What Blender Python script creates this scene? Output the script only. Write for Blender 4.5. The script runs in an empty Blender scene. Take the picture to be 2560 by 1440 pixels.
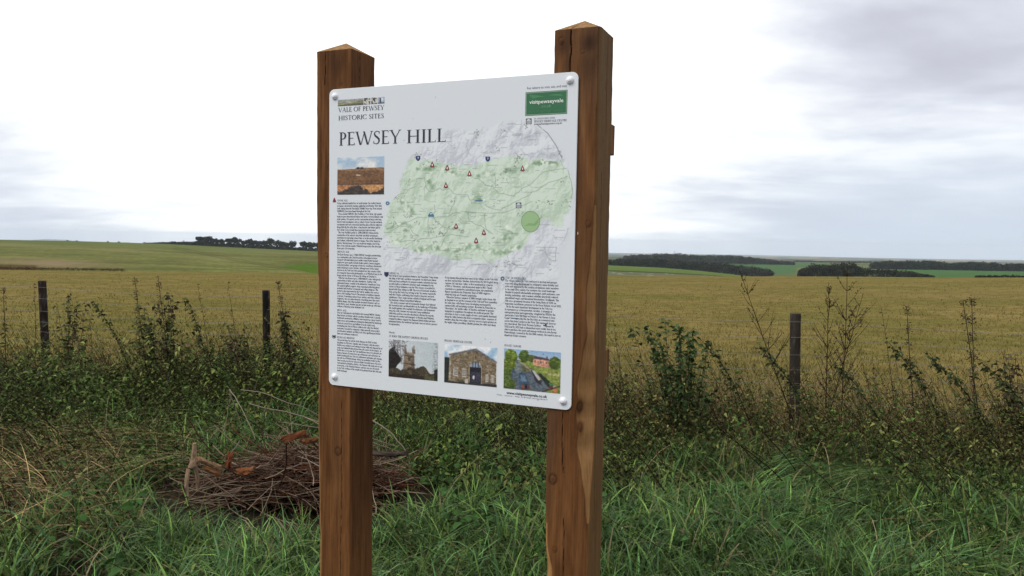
import bpy, math
import numpy as np
from mathutils import Matrix, Vector
from mathutils.geometry import tessellate_polygon

S = bpy.context.scene
COL = S.collection
RNG = np.random.RandomState(11)

# ------------------------------------------------------------------ camera, world, sun, exposure
F_PX, PITCH, ROLL, EYE = 1914.4, 0.0632, 0.0167, 1.6
R0 = np.array([1., 0, 0]); U0 = np.array([0, math.sin(PITCH), math.cos(PITCH)]); FW = np.array([0, math.cos(PITCH), -math.sin(PITCH)])
CR = R0 * math.cos(ROLL) + U0 * math.sin(ROLL)
CU = U0 * math.cos(ROLL) - R0 * math.sin(ROLL)
cam = bpy.data.cameras.new('camera'); camo = bpy.data.objects.new('camera', cam); COL.objects.link(camo)
cam.sensor_width = 36; cam.lens = F_PX / 2560 * 36; cam.clip_start = 0.05; cam.clip_end = 40000
camo.matrix_world = Matrix(((CR[0], CU[0], -FW[0], 0), (CR[1], CU[1], -FW[1], 0), (CR[2], CU[2], -FW[2], EYE), (0, 0, 0, 1)))
S.camera = camo
S.view_settings.view_transform = 'Standard'; S.view_settings.look = 'None'
S.view_settings.exposure = 0.0; S.view_settings.gamma = 1.0; S.view_settings.use_curve_mapping = False
S.render.engine = 'CYCLES'
S.cycles.max_bounces = 6; S.cycles.transparent_max_bounces = 8; S.cycles.volume_bounces = 4
S.cycles.use_denoising = True
S.cycles.sample_clamp_indirect = 3; S.cycles.sample_clamp_direct = 3

SUN_EL, SUN_AZ = math.radians(44), math.radians(-112)         # azimuth from +Y, clockwise; left and a little behind
sund = Vector((math.sin(SUN_AZ) * math.cos(SUN_EL), math.cos(SUN_AZ) * math.cos(SUN_EL), math.sin(SUN_EL)))
sl = bpy.data.lights.new('sun', 'SUN'); sl.energy = 1.7; sl.angle = math.radians(30); sl.color = (1, .96, .9)
so = bpy.data.objects.new('sun', sl); COL.objects.link(so); so.rotation_euler = sund.to_track_quat('Z', 'Y').to_euler()

W = bpy.data.worlds.new('World'); S.world = W; W.use_nodes = True
nt = W.node_tree; nt.nodes.clear()


def nd(tree, kind, **kw):
    n = tree.nodes.new(kind)
    for k, v in kw.items():
        if k.startswith('i_'):
            key = k[2:]
            n.inputs[int(key) if key.isdigit() else key].default_value = v
        else:
            setattr(n, k, v)
    return n


def mth(tree, op, a, b=None, c=None, clamp=False):
    n = tree.nodes.new('ShaderNodeMath'); n.operation = op; n.use_clamp = clamp
    for i, v in enumerate((a, b, c)):
        if v is None: continue
        if isinstance(v, (int, float)): n.inputs[i].default_value = v
        else: tree.links.new(v, n.inputs[i])
    return n.outputs[0]


def mixc(tree, f, a, b):
    n = tree.nodes.new('ShaderNodeMix'); n.data_type = 'RGBA'
    for i, v in ((0, f), (6, a), (7, b)):
        if isinstance(v, (int, float)): n.inputs[i].default_value = v
        elif isinstance(v, tuple): n.inputs[i].default_value = v if len(v) == 4 else v + (1,)
        else: tree.links.new(v, n.inputs[i])
    return n.outputs[2]


def ramp(tree, f, *stops):
    n = tree.nodes.new('ShaderNodeValToRGB'); cr = n.color_ramp
    while len(cr.elements) < len(stops): cr.elements.new(0.5)
    for e, (p, c) in zip(cr.elements, stops):
        e.position = p; e.color = c if len(c) == 4 else tuple(c) + (1,)
    tree.links.new(f, n.inputs[0])
    return n.outputs[0]


def world_nodes():
    L = nt.links.new
    out = nd(nt, 'ShaderNodeOutputWorld'); bg = nd(nt, 'ShaderNodeBackground'); bg.inputs[1].default_value = 0.1
    L(bg.outputs[0], out.inputs[0])
    sky = nd(nt, 'ShaderNodeTexSky'); sky.sky_type = 'NISHITA'; sky.sun_disc = False
    sky.sun_elevation = SUN_EL; sky.sun_rotation = SUN_AZ; sky.dust_density = 2.0
    tc = nd(nt, 'ShaderNodeTexCoord'); sp = nd(nt, 'ShaderNodeSeparateXYZ'); L(tc.outputs['Generated'], sp.inputs[0])
    x, y, z = sp.outputs
    zz = mth(nt, 'ADD', mth(nt, 'MAXIMUM', z, 0.0), 0.17)
    cx = mth(nt, 'DIVIDE', x, zz); cy = mth(nt, 'DIVIDE', y, zz)
    cb = nd(nt, 'ShaderNodeCombineXYZ'); L(cx, cb.inputs[0]); L(cy, cb.inputs[1])
    mp = nd(nt, 'ShaderNodeMapping'); L(cb.outputs[0], mp.inputs[0])
    mp.inputs['Location'].default_value = (3.1, 1.7, 0); mp.inputs['Scale'].default_value = (0.75, 1.0, 1); mp.inputs['Rotation'].default_value = (0, 0, 0.35)
    n1 = nd(nt, 'ShaderNodeTexNoise', i_Scale=0.70, i_Detail=5.0, i_Roughness=0.5, i_Distortion=0.25); L(mp.outputs[0], n1.inputs['Vector'])
    n2 = nd(nt, 'ShaderNodeTexNoise', i_Scale=2.6, i_Detail=6.0, i_Roughness=0.55, i_Distortion=0.2); L(mp.outputs[0], n2.inputs['Vector'])
    shade = mth(nt, 'ADD', mth(nt, 'MULTIPLY', n1.outputs[0], 0.72), mth(nt, 'MULTIPLY', n2.outputs[0], 0.28))
    # thin bright cloud straight ahead where the sun stands behind it, thicker grey-lavender cloud away from it
    gd = Vector((math.sin(math.radians(-9)) * math.cos(math.radians(20)), math.cos(math.radians(-9)) * math.cos(math.radians(20)), math.sin(math.radians(20))))
    dp = nd(nt, 'ShaderNodeVectorMath'); dp.operation = 'DOT_PRODUCT'; L(tc.outputs['Generated'], dp.inputs[0]); dp.inputs[1].default_value = gd
    glow = nd(nt, 'ShaderNodeMapRange', interpolation_type='SMOOTHSTEP'); L(dp.outputs['Value'], glow.inputs[0])
    glow.inputs[1].default_value = 0.775; glow.inputs[2].default_value = 0.985
    thick = mth(nt, 'SUBTRACT', shade, mth(nt, 'MULTIPLY', glow.outputs[0], 0.34))
    lum = ramp(nt, thick, (0.20, (1.5, 1.5, 1.5)), (0.34, (1.05, 1.07, 1.10)), (0.42, (.78, .81, .90)), (0.49, (.65, .66, .75)), (0.60, (.55, .55, .65)))
    low = nd(nt, 'ShaderNodeMapRange', interpolation_type='SMOOTHSTEP'); L(z, low.inputs[0])
    low.inputs[1].default_value = 0.20; low.inputs[2].default_value = -0.01
    lum2 = mixc(nt, mth(nt, 'MULTIPLY', low.outputs[0], mth(nt, 'SUBTRACT', .85, mth(nt, 'MULTIPLY', glow.outputs[0], .8))), lum, (.71, .81, .94))
    # unseen cloud overhead, brightened to put more light on the board
    hi = nd(nt, 'ShaderNodeMapRange', interpolation_type='SMOOTHSTEP'); L(z, hi.inputs[0])
    hi.inputs[1].default_value = 0.40; hi.inputs[2].default_value = 0.95
    lum3 = mixc(nt, hi.outputs[0], lum2, (1.75, 1.78, 1.85))
    sc = nd(nt, 'ShaderNodeVectorMath'); sc.operation = 'SCALE'; L(lum3, sc.inputs[0]); sc.inputs['Scale'].default_value = 10.0
    fin = mixc(nt, 0.93, sky.outputs[0], sc.outputs[0])
    L(fin, bg.inputs[0])


world_nodes()


# ------------------------------------------------------------------ helpers
def ray(px, py):
    u = (px - 1280) / F_PX; v = (720 - py) / F_PX
    return FW + u * CR + v * CU


def at(px, py, Y):
    d = ray(px, py); t = Y / d[1]
    return np.array([0, 0, EYE]) + d * t


def ground_at(px, py, z=0.0):
    d = ray(px, py); t = (z - EYE) / d[2]
    return np.array([0, 0, EYE]) + d * t


def project(P):
    P = np.atleast_2d(P) - np.array([0, 0, EYE])
    w = P @ FW
    w = np.where(np.abs(w) < 1e-4, 1e-4, w)
    return 1280 + F_PX * (P @ CR) / w, 720 - F_PX * (P @ CU) / w


def tag(o, label=None, cat=None, group=None, kind=None):
    if label: o['label'] = label
    if cat: o['category'] = cat
    if group: o['group'] = group
    if kind: o['kind'] = kind
    return o


def mesh_obj(name, V, F, mat, parent=None, col=None, smooth=False, mesh=None):
    """one mesh object from arrays: V (n,3), F (m,3) or (m,4) or list of those"""
    if mesh is None:
        me = bpy.data.meshes.new(name)
        V = np.asarray(V, np.float32)
        Fs = F if isinstance(F, list) else [F]
        Fs = [np.asarray(f, np.int32) for f in Fs if len(f)]
        nl = sum(f.size for f in Fs); npoly = sum(len(f) for f in Fs)
        me.vertices.add(len(V)); me.vertices.foreach_set('co', V.ravel())
        me.loops.add(nl); me.polygons.add(npoly)
        me.loops.foreach_set('vertex_index', np.concatenate([f.ravel() for f in Fs]))
        tot = np.concatenate([np.full(len(f), f.shape[1], np.int32) for f in Fs])
        st = np.concatenate([[0], np.cumsum(tot)[:-1]]).astype(np.int32)
        me.polygons.foreach_set('loop_start', st)
        me.polygons.foreach_set('loop_total', tot)
        me.polygons.foreach_set('use_smooth', np.full(npoly, bool(smooth)))
        if col is not None:
            a = me.color_attributes.new('Col', 'FLOAT_COLOR', 'POINT')
            c = np.asarray(col, np.float32)
            if c.shape[1] == 3: c = np.c_[c, np.ones(len(c), np.float32)]
            a.data.foreach_set('color', c.ravel())
        me.update(calc_edges=True); me.validate()
        if mat: me.materials.append(mat)
    else:
        me = mesh
    o = bpy.data.objects.new(name, me); COL.objects.link(o)
    if parent is not None: o.parent = parent
    return o


def empty(name, loc, label, cat, group=None):
    o = bpy.data.objects.new(name, None); COL.objects.link(o); o.location = loc; o.empty_display_size = .1
    return tag(o, label, cat, group)


class Acc:
    """collects triangles / quads with point colours"""
    def __init__(s): s.V = []; s.F3 = []; s.F4 = []; s.C = []; s.n = 0

    def add(s, V, F, C=None):
        V = np.asarray(V, float).reshape(-1, 3); F = np.asarray(F, int)
        if C is None: C = np.ones((len(V), 3))
        C = np.asarray(C, float)
        if C.ndim == 1: C = np.tile(C, (len(V), 1))
        s.V.append(V); s.C.append(C); (s.F3 if F.shape[1] == 3 else s.F4).append(F + s.n); s.n += len(V)

    def obj(s, name, mat, parent=None, smooth=False, offset=None):
        V = np.concatenate(s.V)
        if offset is not None: V = V - np.asarray(offset)
        F = [np.concatenate(f) for f in (s.F3, s.F4) if f]
        return mesh_obj(name, V, F, mat, parent, np.concatenate(s.C), smooth)


def nrm(a): return a / np.maximum(np.linalg.norm(a, axis=-1, keepdims=True), 1e-9)


def tubes(C, R, sides=4):
    """C (N,n,3) centre lines, R (N,n) radii -> V, quads"""
    C = np.asarray(C, float); R = np.asarray(R, float)
    N, n, _ = C.shape
    T = nrm(np.gradient(C, axis=1))
    ref = np.where(np.abs(T[..., 2:3]) > .85, np.array([1., 0, 0]), np.array([0, 0, 1.]))
    A = nrm(np.cross(T, ref)); B = np.cross(T, A)
    th = np.arange(sides) / sides * 2 * np.pi
    V = C[:, :, None] + R[:, :, None, None] * (A[:, :, None] * np.cos(th)[:, None] + B[:, :, None] * np.sin(th)[:, None])
    V = V.reshape(-1, 3)
    b = (np.arange(N)[:, None, None] * n + np.arange(n - 1)[None, :, None]) * sides
    i = np.arange(sides)[None, None]; j = (i + 1) % sides
    F = np.stack([b + i, b + j, b + sides + j, b + sides + i], -1).reshape(-1, 4)
    return V, F


def rep(c, k): return np.repeat(np.asarray(c), k, axis=0)


def blades(base, h, lean, ldir, w, seg=4, droop=.0):
    """grass blades: base (N,3), height, lean length, lean direction angle, width -> V, quads"""
    N = len(base)
    t = np.linspace(0, 1, seg + 1)[None]
    up = h[:, None] * (t - droop * t ** 3) if np.isscalar(droop) else h[:, None] * (t - droop[:, None] * t ** 3)
    out = lean[:, None] * t ** 1.8
    P = np.stack([base[:, 0:1] + np.cos(ldir)[:, None] * out, base[:, 1:2] + np.sin(ldir)[:, None] * out, base[:, 2:3] + up], -1)
    fa = ldir + np.pi / 2 + RNG.uniform(-.9, .9, N)
    side = np.stack([np.cos(fa), np.sin(fa), np.zeros(N)], -1)
    ww = (w[:, None] * (1 - t ** 2 * .93))[..., None] * side[:, None] * .5
    V = np.stack([P - ww, P + ww], 2).reshape(-1, 3)
    b = (np.arange(N)[:, None] * (seg + 1) + np.arange(seg)[None]) * 2
    F = np.stack([b, b + 1, b + 3, b + 2], -1).reshape(-1, 4)
    return V, F, 2 * (seg + 1)


def leaves(base, dirv, nrmv, L, wd, fold=.25, curl=.25):
    """folded pointed leaves, 6 points and 6 triangles each"""
    N = len(base)
    d = nrm(dirv); s = nrm(np.cross(d, nrmv)); n = np.cross(s, d)
    L = L[:, None]; wd = wd[:, None]
    m1 = base + d * L * .38 ; tip = base + d * L - n * L * curl
    l1 = base + d * L * .32 + s * wd * .5 + n * wd * fold; r1 = base + d * L * .32 - s * wd * .5 + n * wd * fold
    l2 = base + d * L * .68 + s * wd * .32 + n * wd * fold * .4 - n * L * curl * .4; r2 = base + d * L * .68 - s * wd * .32 + n * wd * fold * .4 - n * L * curl * .4
    m2 = base + d * L * .68 - n * L * curl * .4
    V = np.stack([base, m1, m2, tip, l1, l2, r1, r2], 1).reshape(-1, 3)
    b = (np.arange(N) * 8)[:, None]
    f = np.array([[0, 1, 4], [4, 1, 5], [1, 2, 5], [5, 2, 3], [0, 6, 1], [6, 7, 1], [1, 7, 2], [7, 3, 2]])
    F = (b[:, :, None] + f[None]).reshape(-1, 3)
    return V, F, 8


def box(a, b, c, org=(0, 0, 0)):
    """box spanned by three edge vectors from org"""
    a, b, c, o = map(lambda q: np.asarray(q, float), (a, b, c, org))
    V = [o, o + a, o + a + b, o + b, o + c, o + a + c, o + a + b + c, o + b + c]
    return np.array(V), np.array([[0, 3, 2, 1], [4, 5, 6, 7], [0, 1, 5, 4], [1, 2, 6, 5], [2, 3, 7, 6], [3, 0, 4, 7]])


def smooth_noise(shape, cells, rng):
    """value noise on a 2-D array, periodic off"""
    g = rng.rand(cells[0] + 2, cells[1] + 2)
    yy = np.linspace(0, cells[0], shape[0]); xx = np.linspace(0, cells[1], shape[1])
    yi = np.minimum(yy.astype(int), cells[0]); xi = np.minimum(xx.astype(int), cells[1])
    fy = yy - yi; fx = xx - xi
    fy = (fy * fy * (3 - 2 * fy))[:, None]; fx = (fx * fx * (3 - 2 * fx))[None]
    a = g[yi][:, xi]; b = g[yi][:, xi + 1]; c = g[yi + 1][:, xi]; d = g[yi + 1][:, xi + 1]
    return (a * (1 - fx) + b * fx) * (1 - fy) + (c * (1 - fx) + d * fx) * fy


def fbm(shape, cells, rng, octv=5, gain=.5):
    o = np.zeros(shape); a = 1; tot = 0
    cy, cx = cells
    for _ in range(octv):
        o += a * smooth_noise(shape, (cy, cx), rng); tot += a; a *= gain; cy *= 2; cx *= 2
    return o / tot


# ------------------------------------------------------------------ materials
def new_mat(name):
    m = bpy.data.materials.new(name); m.use_nodes = True
    return m, m.node_tree, m.node_tree.nodes['Principled BSDF'], m.node_tree.links.new


def attr_col(t):
    a = nd(t, 'ShaderNodeAttribute'); a.attribute_name = 'Col'
    return a.outputs['Color']


def leaf_mat(name, rough=.5, trans=.3, spec=.35, var=.25):
    m, t, p, L = new_mat(name)
    c = attr_col(t)
    no = nd(t, 'ShaderNodeTexNoise', i_Scale=35.0, i_Detail=2.0)
    geo = nd(t, 'ShaderNodeNewGeometry'); L(geo.outputs['Position'], no.inputs['Vector'])
    hs = nd(t, 'ShaderNodeHueSaturation'); L(c, hs.inputs['Color'])
    L(mth(t, 'ADD', mth(t, 'MULTIPLY', no.outputs[0], 2 * var), 1 - var), hs.inputs['Value'])
    L(hs.outputs[0], p.inputs['Base Color'])
    p.inputs['Roughness'].default_value = rough; p.inputs['Specular IOR Level'].default_value = spec
    tr = nd(t, 'ShaderNodeBsdfTranslucent'); L(hs.outputs[0], tr.inputs[0])
    mx = nd(t, 'ShaderNodeMixShader', i_0=trans); L(p.outputs[0], mx.inputs[1]); L(tr.outputs[0], mx.inputs[2])
    L(mx.outputs[0], t.nodes['Material Output'].inputs[0])
    return m


def attr_mat(name, rough=.8, spec=.2, noise=0.0, nscale=40.0):
    m, t, p, L = new_mat(name)
    c = attr_col(t)
    if noise:
        no = nd(t, 'ShaderNodeTexNoise', i_Scale=nscale, i_Detail=5.0, i_Roughness=.65)
        geo = nd(t, 'ShaderNodeNewGeometry'); L(geo.outputs['Position'], no.inputs['Vector'])
        hs = nd(t, 'ShaderNodeHueSaturation'); L(c, hs.inputs['Color'])
        L(mth(t, 'ADD', mth(t, 'MULTIPLY', no.outputs[0], 2 * noise), 1 - noise), hs.inputs['Value'])
        c = hs.outputs[0]
    L(c, p.inputs['Base Color'])
    p.inputs['Roughness'].default_value = rough; p.inputs['Specular IOR Level'].default_value = spec
    return m


def flat_mat(name, c, rough=.5, spec=.3):
    m, t, p, L = new_mat(name)
    p.inputs['Base Color'].default_value = tuple(c) + (1,); p.inputs['Roughness'].default_value = rough
    p.inputs['Specular IOR Level'].default_value = spec
    return m


def lin(r, g, b):
    f = lambda v: (v / 255 / 12.92) if v / 255 <= .04045 else ((v / 255 + .055) / 1.055) ** 2.4
    return np.array([f(r), f(g), f(b)])


def lin_a(a):
    a = np.asarray(a, float) / 255
    return np.where(a <= .04045, a / 12.92, ((a + .055) / 1.055) ** 2.4)


PANEL_ROUGH = .38
M_GRASS = leaf_mat('grass_blade', .45, .12, .10)
M_LEAF = leaf_mat('weed_leaf', .5, .12, .05)
M_DRY = leaf_mat('dry_stalk', .9, .2, 0.0)
M_STEM = attr_mat('woody_stem', .9, 0.0, .3, 60)
M_TREE = leaf_mat('tree_leaf', .9, .15, 0.0, .1)


def soil_mat():
    m, t, p, L = new_mat('dark_soil')
    geo = nd(t, 'ShaderNodeNewGeometry')
    n = nd(t, 'ShaderNodeTexNoise', i_Scale=9.0, i_Detail=8.0, i_Roughness=.7); L(geo.outputs['Position'], n.inputs['Vector'])
    c = ramp(t, n.outputs[0], (.3, (.006, .005, .003)), (.55, (.016, .014, .007)), (.75, (.045, .034, .016)))
    L(c, p.inputs['Base Color']); p.inputs['Roughness'].default_value = .95; p.inputs['Specular IOR Level'].default_value = .1
    return m


def field_mat():
    """rough grazed grassland, straw over dull green"""
    m, t, p, L = new_mat('straw_field')
    geo = nd(t, 'ShaderNodeNewGeometry')
    def ns(s, d=6.0, r=.65, sc=(1, 1, 1)):
        mp = nd(t, 'ShaderNodeMapping'); L(geo.outputs['Position'], mp.inputs[0]); mp.inputs['Scale'].default_value = sc
        n = nd(t, 'ShaderNodeTexNoise', i_Scale=s, i_Detail=d, i_Roughness=r); L(mp.outputs[0], n.inputs['Vector']); return n.outputs[0]
    a = ns(.16, 4.0, .6); b = ns(1.6, 6.0, .7); c = ns(.045, 3.0, .5)
    base = ramp(t, b, (.32, (.095, .074, .024)), (.48, (.150, .114, .038)), (.62, (.194, .146, .053)), (.78, (.24, .18, .074)))
    green = ramp(t, b, (.35, (.074, .076, .020)), (.65, (.125, .112, .031)))
    f = nd(t, 'ShaderNodeMapRange'); L(a, f.inputs[0]); f.inputs[1].default_value = .40; f.inputs[2].default_value = .62
    col = mixc(t, mth(t, 'MULTIPLY', f.outputs[0], .75), base, green)
    f2 = nd(t, 'ShaderNodeMapRange'); L(c, f2.inputs[0]); f2.inputs[1].default_value = .48; f2.inputs[2].default_value = 0.0
    col = mixc(t, mth(t, 'MULTIPLY', f2.outputs[0], .4), col, (.20, .125, .065))
    L(col, p.inputs['Base Color']); p.inputs['Roughness'].default_value = .95; p.inputs['Specular IOR Level'].default_value = 0.0
    return m


M_SOIL = soil_mat(); M_FIELD = field_mat()
M_LAND = attr_mat('farmland', .95, 0.0, .22, .5)

# ------------------------------------------------------------------ terrain
FP0 = np.array([-2.47, 7.7]); FD = np.array([2.3 + 5.2, 6.1 - 8.5]); FD = FD / np.linalg.norm(FD)      # fence line
FN = np.array([-FD[1], FD[0]])                                                                   # points away from the camera


def fence_r(az):
    d = np.stack([np.sin(az), np.cos(az)], -1)
    den = d @ FN
    r = (FP0 @ FN + .25) / np.maximum(den, .12)
    return np.minimum(r, 26)


def hz(px): return 598.8 + .0167 * (px - 1280)


def px_of(az): return 1280 + F_PX * np.tan(az)


def polar(name, az, rows, zs, mat, col=None):
    """rows (n,len(az)) distances, zs the same shape -> one sheet"""
    A = np.broadcast_to(az, rows.shape)
    V = np.stack([np.sin(A) * rows, np.cos(A) * rows, zs], -1)
    n, m = rows.shape
    i = np.arange(n - 1)[:, None] * m + np.arange(m - 1)[None]
    F = np.stack([i, i + 1, i + m + 1, i + m], -1).reshape(-1, 4)
    return tag(mesh_obj(name, V.reshape(-1, 3), F, mat, col=None if col is None else col.reshape(-1, 3), smooth=True), kind='structure')


EDGE_D = 95.0
EDGE_PX = [-3000, 0, 790, 1150, 1524, 2560, 6000]; EDGE_PY = [660, 675, 683, 688, 690, 693, 735]


def edge_z(az):
    px = px_of(np.clip(az, -1.0, 1.0)); py = np.interp(px, EDGE_PX, EDGE_PY)
    off = np.clip(py - hz(px), 40, 110)
    return 1.6 - off / F_PX * EDGE_D * np.cos(np.clip(az, -1, 1))


def field_h(x, y):
    r = np.hypot(x, y); az = np.arctan2(x, y)
    rs = np.minimum(fence_r(az), 30.)
    f = np.clip((r - rs) / (EDGE_D - rs), 0, 1)
    return edge_z(az) * f + .05 * np.sin(x * .21 + 1) * np.sin(y * .17) * f


def verge_h(x, y):
    return .03 * np.sin(x * 2.1 + .4) * np.sin(y * 1.7 + 1.1) + .02 * np.sin(x * 4.3) * np.cos(y * 3.9)


def build_ground():
    az = np.linspace(-1.15, 1.15, 180)
    rs = fence_r(az)
    t = np.linspace(0, 1, 46)[:, None]
    rows = .25 + t * (rs + .03 - .25)[None]
    zz = verge_h(np.sin(az) * rows, np.cos(az) * rows) * (1 - t ** 3)
    polar('verge', az, rows, zz, M_SOIL)
    azb = np.linspace(1.15, 2 * np.pi - 1.15, 90)
    rows = np.linspace(.25, 26, 12)[:, None] * np.ones_like(azb)[None]
    polar('roadside_ground', azb, rows, np.full_like(rows, -.01), M_SOIL)
    t = np.linspace(0, 1, 90)[:, None] ** 1.8
    rows = rs[None] + t * (EDGE_D - rs)[None]
    zz = field_h(np.sin(az) * rows, np.cos(az) * rows)
    ez = edge_z(az)[None]
    rows = np.concatenate([rows, np.full((1, len(az)), 99.), np.full((1, len(az)), 112.), np.full((1, len(az)), 150.)])
    zz = np.concatenate([zz, ez - .45, ez - 2.2, np.minimum(ez - 9.0, -12)])
    polar('field', az, rows, zz, M_FIELD)
    # ---- rolling farmland left, with its crest
    az = np.linspace(-1.15, .42, 420); px = px_of(az)
    n0, n1 = 140.0, 640.0
    near_py = np.interp(px, [-3000, 0, 300, 790, 1300, 1520, 1900, 2100], [655, 669, 677, 687, 693, 694, 702, 712])
    sky_py = np.interp(px, [-3000, -800, 0, 200, 400, 500, 640, 790, 1000, 1300, 1520, 1650, 1750, 1860, 1960, 2100], [520, 588, 599, 603, 609, 614, 621, 628, 638, 652, 663, 669, 677, 689, 700, 712])
    ca = np.cos(az); zn = 1.6 - (near_py - hz(px)) / F_PX * n0 * ca; zf = 1.6 - (sky_py - hz(px)) / F_PX * n1 * ca
    t = np.linspace(0, 1, 150)[:, None]
    D = n0 + (n1 - n0) * t ** 1.35
    f = (D - n0) / (n1 - n0)
    zz = zn[None] * (1 - f) + zf[None] * f
    D = np.broadcast_to(D, zz.shape)
    # field colours: pasture with tan, a greener wedge, ploughed band, tractor lines
    P, Dm = np.broadcast_to(px, zz.shape), D
    py = hz(P) + (1.6 - zz) / Dm * F_PX / ca[None]
    rel = (near_py[None] - py) / (near_py - sky_py)[None]                       # 0 foot .. 1 crest
    c = np.zeros(zz.shape + (3,))
    n = fbm(zz.shape, (6, 14), RNG, 4); n2 = fbm(zz.shape, (40, 30), RNG, 3)
    c[:] = np.array([.108, .112, .036]) * (.8 + .5 * n[..., None])
    c = c * (1 - .7 * n2[..., None] + .32) * (1 + .35 * (RNG.rand(*zz.shape) - .5))[..., None]
    tan = np.clip((n - .5) * 5, 0, 1)[..., None] * .5
    c = c * (1 - tan) + tan * np.array([.185, .15, .075])
    g = np.clip((rel - .80) / .12, 0, 1)[..., None] * .7; c = c * (1 - g) + g * np.array([.075, .10, .026])
    m = (np.clip((P - 560) / 230, 0, 1) * .75)
    wedge = ((rel < .1 + .50 * m) & (rel > .04) & (P > 600) & (rel > .66 - (P - 600) / 300.)).astype(float)[..., None] * .9
    c = c * (1 - wedge) + wedge * np.array([.055, .105, .012])
    pk = (np.exp(-((P - 130) / 130.) ** 2 - ((rel - .2) / .13) ** 2) * .7)[..., None]; c = c * (1 - pk) + pk * np.array([.19, .13, .085])
    br = ((P < 90) & (rel < .12)).astype(float)[..., None] * .8; c = c * (1 - br) + br * np.array([.06, .035, .018])
    for k in (0, 1):
        ln = np.exp(-((rel - (.88 - (P - 420) / 430. + .07 * k)) / .02) ** 2)[..., None] * .5 * ((P > 430) & (P < 770))[..., None]
        c = c * (1 - ln) + ln * np.array([.045, .05, .015])
    # right of the sign: grey-green flinty strip below, lighter strip above
    rt = P > 1200
    low = (rt & (rel < .52)).astype(float)[..., None]; c = c * (1 - low) + low * (np.array([.10, .105, .058]) * (.7 + .6 * n2[..., None]))
    hi = (rt & (rel > .60)).astype(float)[..., None]; c = c * (1 - hi) + hi * np.array([.085, .12, .03])
    dk = (rt & (rel >= .52) & (rel <= .60)).astype(float)[..., None]; c = c * (1 - dk) + dk * np.array([.04, .045, .02])
    fl = ((RNG.rand(*zz.shape) > .985) & rt & (rel < .5)).astype(float)[..., None]; c = c * (1 - fl) + fl * np.array([.4, .4, .36])
    zz2 = np.concatenate([zn[None] - .9, zz, zf[None] - 4, zf[None] - 22]); D2 = np.concatenate([np.full((1, len(az)), 118.), D, np.full((1, len(az)), 680.), np.full((1, len(az)), 800.)])
    c2 = np.concatenate([c[:1], c, c[-1:], c[-1:]])
    polar('hill', az, D2, zz2, M_LAND, c2)
    # ---- valley and plain to the right and beyond, out to the blue hills
    az = np.linspace(-1.2, 1.2, 520); px = px_of(az)
    DK = np.array([112, 400, 800, 1300, 3000, 5500, 8000, 10500.]); OK = np.array([150, 79, 59, 46.5, 38.5, 34.5, 32.5, 30.5])
    D = np.concatenate([np.linspace(112, 400, 12)[:-1], np.linspace(400, 1300, 60)[:-1], np.geomspace(1300, 10500, 66)])
    off = np.interp(D, DK, OK)[:, None]
    lft = np.clip((400 - px) / 500, 0, 1)
    und = (fbm((len(D), len(px)), (8, 26), RNG, 4) - .5) * np.interp(D, [400, 1500, 3000, 10500], [0, 2.5, 6., 9.])[:, None]
    skyl = np.interp(px, [-3000, -200, 60, 110, 160, 205, 260, 300, 318, 335, 400, 1500, 1530, 1600, 1870, 2100, 2300, 2560, 6000],
                     [26, 23, 23.5, 18.5, 19.0, 23, 25, 24, 22.0, 25, 30, 29, 29, 29.2, 28.3, 30.2, 31, 30, 30])
    w = np.clip((D - 7200) / 3300, 0, 1)[:, None]
    off = (off + und * .28) * (1 - w) + skyl[None] * w
    ridge = 2.2 * np.exp(-((D - 6200) / 600.) ** 2)[:, None] * np.clip(fbm((1, len(px)), (1, 18), RNG, 3) * 2 - .55, 0, 1)
    off = off - ridge
    off = off + 24 * np.exp(-((px - 1800) / 170.) ** 2)[None] * np.clip((930 - D) / 220, 0, 1)[:, None]
    Dm = np.broadcast_to(D[:, None], off.shape); P = np.broadcast_to(px, off.shape)
    zz = 1.6 - off / F_PX * Dm * np.cos(az)[None]
    n = fbm(zz.shape, (10, 30), RNG, 3)
    c = np.array([.085, .10, .04]) * (.6 + .8 * n[..., None])
    far = np.clip((Dm - 1500) / 1200, 0, 1)[..., None]
    pat = np.floor(fbm(zz.shape, (14, 40), RNG, 2) * 9) % 3
    fc = np.where(pat[..., None] == 0, np.array([.16, .14, .08]), np.where(pat[..., None] == 1, np.array([.05, .07, .035]), np.array([.02, .03, .02])))
    c = c * (1 - far) + fc * far
    gf = ((P > 2230) & (Dm < 830)).astype(float)[..., None]; c = c * (1 - gf) + gf * np.array([.048, .100, .030])
    gf = ((P > 1800) & (P < 2060) & (Dm > 700) & (Dm < 1330)).astype(float)[..., None]; c = c * (1 - gf) + gf * np.array([.050, .100, .034])
    gf = ((P > 1990) & (P < 2200) & (Dm > 620) & (Dm < 900)).astype(float)[..., None]; c = c * (1 - gf) + gf * np.array([.12, .12, .045])
    zz = np.concatenate([zz, zz[-1:] - 14]); Dm = np.concatenate([Dm, np.full((1, len(px)), 10900.)]); c = np.concatenate([c, c[-1:]])
    polar('valley', az, Dm, zz, M_LAND, c)


build_ground()


# ------------------------------------------------------------------ far woods and trees
def crown_pts(centre, rx, rz, n, rng):
    """clumped points and normals filling an uneven crown"""
    k = 9
    lc = nrm(rng.normal(size=(k, 3))) * np.array([rx, rx, rz]) * .55 * rng.uniform(.5, 1.1, (k, 1)); lc[:, 2] = np.abs(lc[:, 2]) * .9 - rz * .25
    lr = rng.uniform(.38, .62, k) * min(rx, rz)
    i = rng.randint(0, k, n)
    d = nrm(rng.normal(size=(n, 3)))
    return centre + lc[i] + d * lr[i][:, None] * rng.uniform(.55, 1.05, (n, 1)), d


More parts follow.
